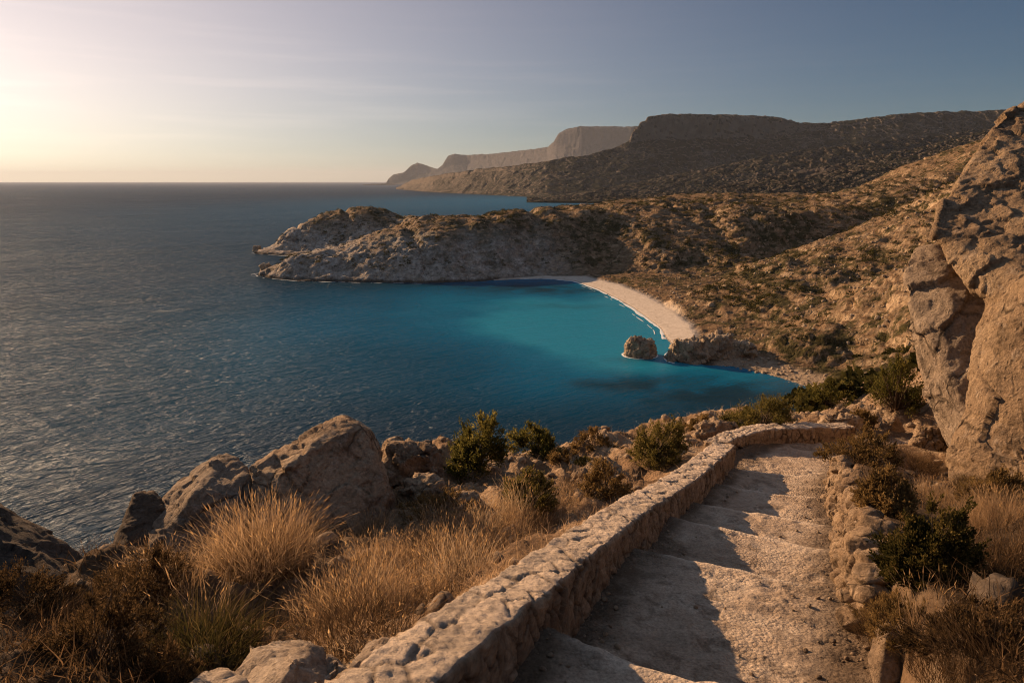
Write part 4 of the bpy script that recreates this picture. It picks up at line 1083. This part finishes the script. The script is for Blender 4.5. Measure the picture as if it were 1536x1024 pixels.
def shrub_meshes(seed, rx, ry, hz, clumps, leaves, lsize, shoots=0.2, crown_r=0.28, narrow=0.45):
    rng = np.random.RandomState(seed)
    # clump centres in a dome
    u = rng.normal(size=(clumps, 3)); u /= np.linalg.norm(u, axis=1)[:, None]; u[:, 2] = np.abs(u[:, 2])
    rr_ = rng.uniform(0.55, 1.0, clumps) ** 0.6
    cc = u * rr_[:, None] * np.array([rx, ry, hz]) * 0.85
    cc[:, 2] += 0.08 * hz
    cs = crown_r * min(rx, ry, hz) * rng.uniform(0.45, 1.5, clumps)
    up = rng.rand(clumps) < shoots
    cc[up, 2] *= rng.uniform(1.05, 1.3, up.sum()); cs[up] *= 0.6
    ang = np.arctan2(cc[:, 1], cc[:, 0])
    lobe = 1 + 0.28 * np.sin(2 * ang + rng.uniform(0, 6)) + 0.2 * np.sin(3 * ang + rng.uniform(0, 6))
    cc[:, :2] *= lobe[:, None]; cc[:, 2] *= 0.8 + 0.35 * np.sin(ang + rng.uniform(0, 6))
    k = rng.randint(0, clumps, leaves)
    o = rng.normal(size=(leaves, 3)); o /= np.linalg.norm(o, axis=1)[:, None]
    o *= (rng.rand(leaves) ** 0.45)[:, None]
    p = cc[k] + o * cs[k][:, None] * np.array([1, 1, 1.15])
    # sprigs that stick out of the mass
    ns = clumps * 3
    kc = rng.randint(0, clumps, ns)
    sdir = cc[kc] / np.linalg.norm(cc[kc], axis=1)[:, None] + rng.normal(size=(ns, 3)) * 0.35 + np.array([0, 0, 0.45])
    sdir /= np.linalg.norm(sdir, axis=1)[:, None]
    sl_ = hz * rng.uniform(0.08, 0.34, ns)
    m = rng.rand(leaves) < 0.42
    q = rng.randint(0, ns, leaves); tt = rng.rand(leaves)
    ps = cc[kc[q]] + sdir[q] * (sl_[q] * tt)[:, None] + rng.normal(size=(leaves, 3)) * (lsize * 0.35)
    p[m] = ps[m]; o[m] = sdir[q][m] * 0.8; k[m] = kc[q][m]
    p[:, 2] = np.maximum(p[:, 2], 0.01)
    d = o + 0.5 * cc[k] / np.linalg.norm(cc[k], axis=1)[:, None] + np.array([0, 0, 0.5]) + 0.5 * rng.normal(size=(leaves, 3))
    d /= np.linalg.norm(d, axis=1)[:, None]
    s = np.cross(d, rng.normal(size=(leaves, 3))); s /= np.linalg.norm(s, axis=1)[:, None]
    sz = lsize * rng.uniform(0.6, 1.5, leaves)
    V = np.stack([p, p + d * sz[:, None] * 0.5 + s * sz[:, None] * narrow * 0.5, p + d * sz[:, None], p + d * sz[:, None] * 0.5 - s * sz[:, None] * narrow * 0.5], 1)
    var = np.clip(0.5 * rng.rand(clumps)[k] + 0.5 * rng.rand(leaves), 0, 1)
    leaf = (V.reshape(-1, 3), np.arange(4 * leaves).reshape(-1, 4), np.repeat(var, 4))
    # stems
    sv, sf, so = [], [], 0
    for ci, c in enumerate(cc):
        if ci % 3 == 0: c = c * rng.uniform(1.15, 1.4)
        n = 6; t = np.linspace(0, 1, n)
        b0 = rng.normal(size=3) * 0.05 * np.array([rx, ry, 0])
        pth = b0 + (c - b0)[None] * t[:, None] + np.outer(np.sin(t * 3.1), rng.normal(size=3) * 0.04 * hz); pth[0, 2] = -0.06
        rad = (0.012 * (hz / 0.6)) * (1 - 0.75 * t)
        for j in range(n):
            for q in range(4):
                a = q * math.pi / 2
                sv.append(pth[j] + np.array([math.cos(a), math.sin(a), 0]) * rad[j])
        for j in range(n - 1):
            for q in range(4):
                sf.append([so + j * 4 + q, so + j * 4 + (q + 1) % 4, so + j * 4 + 4 + (q + 1) % 4, so + j * 4 + 4 + q])
        so += n * 4
    return leaf, (np.array(sv), np.array(sf))

def shrub(px, py, wpx, hpx, label, leafmat, seed, clumps=46, leaves=9000, lsize=0.035, shoots=0.2, deep=0.8, name='shrub', group=None, smin=2.0, crown_r=0.30, narrow=0.45):
    """a shrub rooted where the sight line meets the ground"""
    p = at(px, py, smin)
    dist = p[1] * CP + (CAMZ - p[2]) * SP
    rx = wpx / 2 / 1024 * dist; hz = hpx / 1024 * dist
    root = bpy.data.objects.new(name, None); C.objects.link(root)
    root.location = (p[0], p[1] + rx * deep * 0.6, gz(p[0], p[1] + rx * deep * 0.6) - 0.02)
    tag(root, label, 'shrub', group)
    lf, stm = shrub_meshes(seed, rx, rx * deep, hz, clumps, leaves, lsize, shoots, crown_r, narrow)
    link('foliage', mesh_np('foliage', lf[0], lf[1], False, {'var': lf[2]}), M[leafmat], root)
    link('stems', mesh_np('stems', *stm), M['bark'], root)
    return root

# the row of shrubs along the brink
shrub(712, 722, 105, 80, 'dark green shrub with upright tips right of the biggest boulder', 'leaf', 21, 60, 12000, 0.045, 0.35)
shrub(806, 684, 84, 46, 'darkest rounded shrub on the brink against the water', 'leaf', 22, 42, 9000, 0.045, 0.25)
shrub(992, 702, 112, 58, 'olive rounded shrub close to the far part of the parapet wall', 'leaf_olive', 23, 60, 13000, 0.035, 0.15)
shrub(1152, 652, 150, 50, 'wide spreading olive shrub behind the curved wall', 'leaf_olive', 24, 80, 14000, 0.04, 0.2)
shrub(800, 768, 96, 62, 'brown green rounded bush among the grass left of the wall', 'leaf_olive', 25, 50, 12000, 0.028, 0.15)
shrub(908, 752, 92, 52, 'yellowish bush against the outer side of the parapet wall', 'leaf_brown', 26, 46, 10000, 0.028, 0.15)
shrub(658, 785, 120, 48, 'dead brown bush below the right side of the biggest boulder', 'leaf_brown', 27, 40, 8000, 0.022, 0.2)
shrub(895, 672, 78, 26, 'low golden bush with upright sprigs on the brink', 'leaf_brown', 28, 40, 6000, 0.035, 0.6)
shrub(1052, 648, 70, 22, 'low tan bush on the brink left of the wide spreading shrub', 'leaf_brown', 29, 36, 5000, 0.035, 0.4)
shrub(842, 700, 46, 22, 'small grey brown bush in front of the darkest rounded shrub', 'leaf_brown', 30, 26, 4000, 0.03, 0.2)
shrub(878, 704, 40, 20, 'tiny olive bush on pale rock right of the small grey brown bush', 'leaf_olive', 31, 22, 3500, 0.03, 0.2)
# right-hand bank
shrub(1356, 622, 90, 84, 'tall green shrub at the foot of the leaning slab', 'leaf', 32, 70, 12000, 0.05, 0.3, smin=9)
shrub(1258, 612, 90, 34, 'low green shrub on the slope beyond the path bend', 'leaf', 33, 44, 7000, 0.06, 0.3, smin=9)
shrub(1405, 872, 135, 104, 'large dark green bush on the right bank beside the steps', 'leaf_deep', 34, 120, 30000, 0.020, 0.15, smin=3)
shrub(1350, 775, 110, 58, 'brown green bush at the top of the retaining wall', 'leaf_brown', 35, 60, 13000, 0.028, 0.2, smin=4)
shrub(1312, 700, 120, 44, 'spreading heather brown bush overhanging the path bend', 'leaf_brown', 36, 70, 12000, 0.03, 0.3, smin=6)
shrub(1225, 604, 46, 18, 'small round shrub left of the low green one by the bend', 'leaf_olive', 37, 22, 3000, 0.06, 0.2, smin=9)
shrub(1290, 640, 60, 20, 'low dry shrub on the bank just past the path bend', 'leaf_brown', 38, 26, 4000, 0.05, 0.2, smin=9)

# grass: big named tufts
rg = np.random.RandomState(77)
tuft('big', at(392, 850), 'largest golden grass tuft in front of the biggest boulder', scale=1.0)
tuft('brush2', at(360, 868), 'brown tuft spreading at the left foot of the largest golden tuft', scale=1.1)
tuft('greenbase', at(300, 985), 'green bottomed grass tuft behind the pale rounded boulder', scale=1.25)
tuft('tallthin', at(305, 962), 'tall thin golden stalks rising over the green bottomed tuft', scale=1.15)
shrub(95, 1005, 300, 110, 'dark brown twiggy brush in the lower left corner', 'leaf_dark', 51, 90, 22000, 0.018, 0.5, 0.7, crown_r=0.3, narrow=0.3)
tuft('brush', at(60, 960), 'dark brown grass rising out of the lower left brush', scale=0.8)
shrub(185, 930, 210, 80, 'tangled brown brush between the rock bank and the green bottomed tuft', 'leaf_dark', 52, 70, 16000, 0.018, 0.5, 0.7, crown_r=0.3, narrow=0.3)
shrub(20, 925, 160, 60, 'dark brush against the left end of the shaded rock bank', 'leaf_dark', 53, 50, 9000, 0.018, 0.4, 0.7, crown_r=0.3, narrow=0.3)
tuft('stand2', at(240, 880), 'sparse golden tuft in front of the narrow dark boulder', scale=0.95)
shrub(215, 1040, 190, 70, 'low dark brush at the bottom edge left of the green bottomed tuft', 'leaf_dark', 54, 60, 13000, 0.016, 0.4, 0.7, crown_r=0.3, narrow=0.3)
tuft('stand', at(560, 800), 'golden tuft on bare soil under the biggest boulder', scale=0.7)
shrub(1345, 925, 100, 60, 'brown twiggy brush hanging over the near end of the retaining wall', 'leaf_brown', 55, 60, 14000, 0.016, 0.5, 0.7, smin=3, crown_r=0.3, narrow=0.3)
shrub(1385, 945, 120, 70, 'rusty brown twiggy brush right of the pale upright boulder', 'leaf_brown', 58, 70, 15000, 0.015, 0.5, 0.7, smin=3, crown_r=0.3, narrow=0.3)
shrub(1490, 985, 190, 80, 'dark brown twiggy brush in the lower right corner', 'leaf_dark', 56, 70, 16000, 0.016, 0.5, 0.7, smin=3, crown_r=0.3, narrow=0.3)
shrub(1505, 770, 110, 56, 'dull brown bush against the foot of the huge ochre rock', 'leaf_brown', 57, 60, 12000, 0.022, 0.4, 0.7, smin=4)
# the golden stand along the parapet
k = 0
for (px, py) in [(505, 935), (545, 955), (590, 930), (560, 900), (610, 895), (640, 905), (655, 870), (600, 860), (690, 865), (710, 840), (680, 825), (740, 835), (760, 805), (725, 795), (790, 790), (660, 800), (620, 830), (820, 775), (780, 765), (850, 755), (570, 850), (520, 880), (640, 850), (700, 800), (750, 775), (535, 920), (870, 735)]:
    tuft(('stand', 'stand3', 'stand2', 'stand4', 'stand2')[k % 5], at(px, py), 'golden dry grass clump in the stand along the outer side of the parapet wall', 'golden grass along the parapet wall', rg.uniform(0.75, 1.1), rg.uniform(0, 6.28)); k += 1
# wispy clumps right of the steps
for (px, py, ky, sc, lb) in [(1430, 1010, 'brush2', 0.55, 'dry brown brush at the bottom right behind the pale upright boulder'), (1500, 1000, 'brush', 0.6, 'dark brown brush in the bottom right corner'), (1395, 960, 'tallthin', 0.62, 'thin pale stalks in front of the large dark green bush'),
        (1300, 900, 'brush2', 0.5, 'dry brush spilling over the retaining wall below the large dark bush'), (1500, 790, 'big', 0.55, 'wide tawny grass clump below the huge ochre rock'), (1440, 770, 'stand2', 0.8, 'sparse golden grass at the foot of the huge ochre rock'),
        (1400, 745, 'stand', 0.7, 'golden grass clump behind the brown green bush'), (1290, 692, 'brush2', 0.8, 'red brown grass clump at the path bend'), (1370, 700, 'brush', 0.9, 'matted brown grass below the leaning slab'),
        (1340, 960, 'brush', 0.55, 'low dry brush right beside the pale upright boulder'), (1525, 850, 'brush2', 0.7, 'brown grass at the right edge behind the large dark bush'), (1470, 735, 'brush', 0.8, 'matted tawny grass against the rock foot'), (1320, 730, 'stand2', 0.55, 'small golden clump on top of the retaining wall')]:
    tuft(ky, at(px, py), lb, None, sc, rg.uniform(0, 6.28))

# ground cover: short dead grass and twigs (uncountable)
def cover(n, region, seed, h, width, mat, name):
    rng = np.random.RandomState(seed)
    pxs = rng.uniform(region[0], region[2], n * 2); rs = np.exp(rng.uniform(math.log(region[1]), math.log(region[3]), n * 2))
    a = np.arctan((pxs - 768) / 1024)
    x = rs * np.sin(a); y = rs * np.cos(a)
    hz = height(x, y)[0]
    dp, tp, sd = seg_dist(x, y, PC)
    hw = np.interp(tp, np.arange(len(PC)), np.hypot(*(PL - PR).T) / 2)
    den = fbm(np.stack([x / 1.1, y / 1.1, x * 0], -1), 3)
    ok = (dp - hw > np.where(sd < 0, 0.3, 0.55)) & (den > rng.uniform(-0.5, 0.5, len(x)))
    x, y, hz = x[ok][:n], y[ok][:n], hz[ok][:n]
    n = len(x)
    V, F, P = blades(rng, np.stack([x, y, hz - 0.02], -1), h * rng.uniform(0.3, 1.3, n), rng.uniform(0, 6.28, n), np.abs(rng.normal(0.7, 0.5, n)), width * rng.uniform(0.6, 1.3, n), 4)
    var = np.repeat(rng.rand(n), 10)
    tag(link(name, mesh_np(name, V, F, False, {'var': var}), M[mat]), kind='stuff')
cover(12000, (430, 3.4, 1150, 24), 3, 0.15, 0.006, 'straw', 'dry_grass')
cover(15000, (1150, 2.8, 1900, 26), 4, 0.17, 0.007, 'straw_dark', 'dry_grass')
cover(6000, (-250, 2.6, 700, 9), 5, 0.2, 0.007, 'straw_dark', 'dead_twigs')

rgv = np.random.RandomState(9)
gv = np.concatenate([a for a, b in grv]); gw = np.concatenate([b for a, b in grv]) + 0.10
gi = rgv.choice(len(gv), 1500, replace=False, p=gw / gw.sum())
gV, gF, o = [], [], 0
gp = [stone_shape(rgv, IV1, 8) for _ in range(8)]
for q in gi:
    sz = 0.006 + 0.024 * rgv.rand() ** 3
    a = rgv.uniform(0, 6.28); p = gp[q % 8] * np.array([1, 0.8, 0.7]) * sz
    gV.append(np.stack([p[:, 0] * math.cos(a) - p[:, 1] * math.sin(a), p[:, 0] * math.sin(a) + p[:, 1] * math.cos(a), p[:, 2]], -1) + gv[q] + np.array([0, 0, sz * 0.3])); gF.append(IF1 + o); o += len(p)
tag(link('gravel', mesh_np('gravel', np.concatenate(gV), np.concatenate(gF)), M['rock']), kind='stuff')
# ------------------------------------------------------------------ loose stones and hillside scrub
def scatter(n, xs, seed):
    rng = np.random.RandomState(seed)
    i = rng.choice(len(xs), n, replace=False)
    return xs[i], rng
cellA = (rad * np.gradient(R_, axis=0).ravel())
def pick(mask, n, seed, power=1.0):
    rng = np.random.RandomState(seed)
    i = np.where(mask)[0]
    p = (cellA[i] ** power); p /= p.sum()
    return rng.choice(i, min(n, len(i)), replace=False, p=p), rng

def stones(sel, rng, lo, hi, iv, if_, name, mat, sink=0.25, pw=2.2, flat=0.7, label=None):
    Vs, Fs, o = [], [], 0
    prot = [stone_shape(rng, iv, 9) for _ in range(14)]
    for j, q in enumerate(sel):
        s = lo + (hi - lo) * rng.rand() ** pw
        a = rng.uniform(0, 6.28); c, sn = math.cos(a), math.sin(a)
        p = prot[j % 14] * np.array([1, rng.uniform(.6, 1), flat * rng.uniform(.7, 1.2)]) * s
        p = np.stack([p[:, 0] * c - p[:, 1] * sn, p[:, 0] * sn + p[:, 1] * c, p[:, 2]], -1)
        Vs.append(p + V[q] + np.array([0, 0, s * (flat * 0.6 - sink)])); Fs.append(if_ + o); o += len(p)
    return tag(link(name, mesh_np(name, np.concatenate(Vs), np.concatenate(Fs), False), mat), kind='stuff')

dpA, tpA, sdA = seg_dist(X, Y, PC)
clear = (dpA > 1.7)
sel, rng = pick((rad > 3) & (rad < 22) & clear & (V[:, 2] > 32), 1600, 11)
stones(sel, rng, 0.02, 0.17, IV1, IF1, 'rubble', M['rock'])
dens = fbm(np.stack([X / 30, Y / 30, X * 0], -1), 3)
fine_d = fbm(np.stack([X / 7, Y / 7, X * 0 + 5], -1), 2)
land = (V[:, 2] > 2.5) & (SAND < 0.15) & (GRAV < 0.4)
sel, rng = pick((rad > 40) & (rad < 480) & land & (dens + 0.6 * fine_d < 0.05), 9000, 12, 0.75)
stones(sel, rng, 0.15, 0.9, IV1, IF1, 'scree', M['sea_rock'], 0.3, 2.5)
sel, rng = pick((rad > 100) & (rad < 260) & (GRAV > 0.3) & (V[:, 2] > -0.2) | (SAND > 0.02) & (SAND < 0.4) & (V[:, 2] > 0.8), 260, 15, 0.7)
stones(sel, rng, 0.2, 0.8, IV1, IF1, 'shore_stones', M['sea_rock'], 0.25, 2.0)

def scrub(sel, rng, lo, hi, quads, name, mat):
    n = len(sel)
    s = lo + (hi - lo) * rng.rand(n) ** 1.6
    k = np.repeat(np.arange(n), quads)
    o = rng.normal(size=(n * quads, 3)); o /= np.linalg.norm(o, axis=1)[:, None]; o[:, 2] = np.abs(o[:, 2]) * 0.75
    o *= (rng.rand(n * quads) ** 0.35)[:, None]
    lob = rng.normal(size=(n, 3)) * 0.25
    p = V[sel][k] + (o + lob[k] * np.array([1, 1, 0.2])) * s[k][:, None]
    d = o + rng.normal(size=o.shape) * 0.5; d /= np.linalg.norm(d, axis=1)[:, None]
    t_ = np.cross(d, rng.normal(size=o.shape)); t_ /= np.linalg.norm(t_, axis=1)[:, None]
    sz = s[k] * rng.uniform(0.18, 0.42, n * quads)
    q = np.stack([p - t_ * sz[:, None] * .5, p + d * sz[:, None] * .5, p + t_ * sz[:, None] * .5, p - d * sz[:, None] * .5], 1)
    var = np.repeat(np.clip(0.6 * rng.rand(n)[k] + 0.4 * rng.rand(n * quads), 0, 1), 4)
    return tag(link(name, mesh_np(name, q.reshape(-1, 3), np.arange(4 * len(p)).reshape(-1, 4), False, {'var': var}), M[mat]), kind='stuff')
sel, rng = pick((rad > 120) & (rad < 700) & land & (dens + 0.5 * fine_d > 0.0) & (V[:, 2] > 5), 16000, 13, 0.7)
scrub(sel, rng, 0.35, 1.7, 40, 'scrub', 'scrub')
sel, rng = pick((rad > 24) & (rad < 125) & (X > 0) & land & (dens > -0.4), 1500, 14, 0.6)
scrub(sel, rng, 0.25, 0.95, 160, 'scrub', 'scrub')

# ------------------------------------------------------------------ air
def haze():
    bpy.ops.mesh.primitive_cube_add(size=1)
    o = bpy.context.object; o.name = 'haze'; o.data.name = 'haze'
    o.scale = (60000, 60000, 620); o.location = (0, 12000, 310 - 30)
    m = bpy.data.materials.new('haze_air'); m.use_nodes = True
    t = m.node_tree; t.nodes.clear()
    out = t.nodes.new('ShaderNodeOutputMaterial'); pv = t.nodes.new('ShaderNodeVolumePrincipled')
    pv.inputs['Color'].default_value = (0.74, 0.83, 0.97, 1); pv.inputs['Density'].default_value = HAZE
    pv.inputs['Anisotropy'].default_value = 0.1
    t.links.new(pv.outputs[0], out.inputs['Volume'])
    o.data.materials.append(m)
    return tag(o, kind='stuff')
HAZE = 2.7e-5
haze()

# ------------------------------------------------------------------ light and camera
sd = Vector((math.sin(SUN_AZ) * math.cos(SUN_EL), math.cos(SUN_AZ) * math.cos(SUN_EL), math.sin(SUN_EL)))
sl = bpy.data.lights.new('sun', 'SUN'); sl.energy = 5.0; sl.angle = math.radians(0.6); sl.color = (1.0, 0.62, 0.34)
so = bpy.data.objects.new('sun', sl); C.objects.link(so); so.rotation_euler = sd.to_track_quat('Z', 'Y').to_euler(); so.location = (-60, 60, 120)

GLOW = (45, 26); GLOWC = (0.455, 0.318, 0.228); GLOW2 = (0.28, 0.175, 0.105); HIGH = (0.13, 0.14, 0.16)
w = bpy.data.worlds.new('World'); SC.world = w; w.use_nodes = True
t = w.node_tree; t.nodes.clear()
wo = t.nodes.new('ShaderNodeOutputWorld'); bg = t.nodes.new('ShaderNodeBackground')
sk = t.nodes.new('ShaderNodeTexSky'); sk.sky_type = 'NISHITA'; sk.sun_disc = False
sk.sun_elevation = SUN_EL; sk.sun_rotation = SUN_AZ
sk.altitude = 50; sk.air_density = 1.0; sk.dust_density = 0.2; sk.ozone_density = 3.0
bg.inputs['Strength'].default_value = 0.05
# low evening glow of the sky round the sun's bearing, with faint streaks of high cloud
def wm(op, a, b=0.0):
    n = t.nodes.new('ShaderNodeMath'); n.operation = op
    for k, v in ((0, a), (1, b)):
        if isinstance(v, (int, float)): n.inputs[k].default_value = v
        else: t.links.new(v, n.inputs[k])
    return n.outputs[0]
tc = t.nodes.new('ShaderNodeTexCoord'); sx = t.nodes.new('ShaderNodeSeparateXYZ'); t.links.new(tc.outputs['Generated'], sx.inputs[0])
az = wm('SUBTRACT', wm('ARCTAN2', sx.outputs[0], sx.outputs[1]), SUN_AZ)
el = wm('SUBTRACT', wm('ARCSINE', sx.outputs[2]), math.radians(3))
qa = wm('DIVIDE', az, math.radians(GLOW[0])); qe = wm('DIVIDE', el, math.radians(GLOW[1]))
g1 = wm('EXPONENT', wm('MULTIPLY', wm('ADD', wm('MULTIPLY', qa, qa), wm('MULTIPLY', qe, qe)), -1.0))
qa2 = wm('DIVIDE', az, math.radians(23)); qe2 = wm('DIVIDE', el, math.radians(9))
g2 = wm('EXPONENT', wm('MULTIPLY', wm('ADD', wm('MULTIPLY', qa2, qa2), wm('MULTIPLY', qe2, qe2)), -1.0))
mp = t.nodes.new('ShaderNodeMapping'); t.links.new(tc.outputs['Generated'], mp.inputs[0]); mp.inputs['Scale'].default_value = (2.2, 2.2, 42); mp.inputs['Rotation'].default_value = (0.03, 0.02, 0)
cn = t.nodes.new('ShaderNodeTexNoise'); t.links.new(mp.outputs[0], cn.inputs[0]); cn.inputs['Scale'].default_value = 1.6; cn.inputs['Detail'].default_value = 5
cr = t.nodes.new('ShaderNodeValToRGB'); t.links.new(cn.outputs[0], cr.inputs[0])
cr.color_ramp.elements[0].position = 0.5; cr.color_ramp.elements[0].color = (0, 0, 0, 1); cr.color_ramp.elements[1].position = 0.75; cr.color_ramp.elements[1].color = (1, 1, 1, 1)
lay = wm('EXPONENT', wm('MULTIPLY', wm('POWER', wm('DIVIDE', wm('SUBTRACT', el, math.radians(3.5)), math.radians(5)), 2.0), -1.0))
g1 = wm('MULTIPLY', g1, wm('ADD', 1.0, wm('MULTIPLY', wm('MULTIPLY', cr.outputs[0], lay), 0.2)))
def cscale(fac, col):
    m = t.nodes.new('ShaderNodeMix'); m.data_type = 'RGBA'; m.blend_type = 'MIX'; m.clamp_factor = False
    t.links.new(fac, m.inputs[0]); m.inputs[6].default_value = (0, 0, 0, 1); m.inputs[7].default_value = (*col, 1)
    return m.outputs[2]
def cadd(a, b):
    m = t.nodes.new('ShaderNodeMix'); m.data_type = 'RGBA'; m.blend_type = 'ADD'; m.inputs[0].default_value = 1.0
    t.links.new(a, m.inputs[6]); t.links.new(b, m.inputs[7]); return m.outputs[2]
K = 1 / 0.05
sks = t.nodes.new('ShaderNodeMix'); sks.data_type = 'RGBA'; sks.blend_type = 'MULTIPLY'; sks.inputs[0].default_value = 1.0
t.links.new(sk.outputs[0], sks.inputs[6]); sks.inputs[7].default_value = (0.17, 0.355, 0.46, 1)
zf = wm('MULTIPLY', wm('MINIMUM', wm('MAXIMUM', wm('SUBTRACT', sx.outputs[2], 0.52), 0.0), 0.4), 2.5)  # extra brightness added to the unseen upper sky, to fill the shade
tot = cadd(cadd(cadd(sks.outputs[2], cscale(g1, tuple(c * K for c in GLOWC))), cscale(g2, tuple(c * K for c in GLOW2))), cscale(zf, tuple(c * K for c in HIGH)))
t.links.new(tot, bg.inputs[0]); t.links.new(bg.outputs[0], wo.inputs[0])

cam = bpy.data.cameras.new('camera'); cam.lens = 24; cam.sensor_width = 36; cam.clip_end = 90000; cam.clip_start = 0.05
co = bpy.data.objects.new('camera', cam); C.objects.link(co)
co.location = (0, 0, CAMZ); co.rotation_euler = (math.pi / 2 - PITCH, 0, 0)
SC.camera = co
SC.view_settings.view_transform = 'Standard'; SC.view_settings.look = 'None'
SC.view_settings.gamma = 1; SC.view_settings.exposure = 0.9
SC.cycles.use_denoising = True; SC.cycles.filter_width = 1.1; SC.cycles.sample_clamp_direct = 1.3
SC.cycles.max_bounces = 5; SC.cycles.diffuse_bounces = 3; SC.cycles.volume_bounces = 0; SC.cycles.transmission_bounces = 2
SC.cycles.sample_clamp_indirect = 4
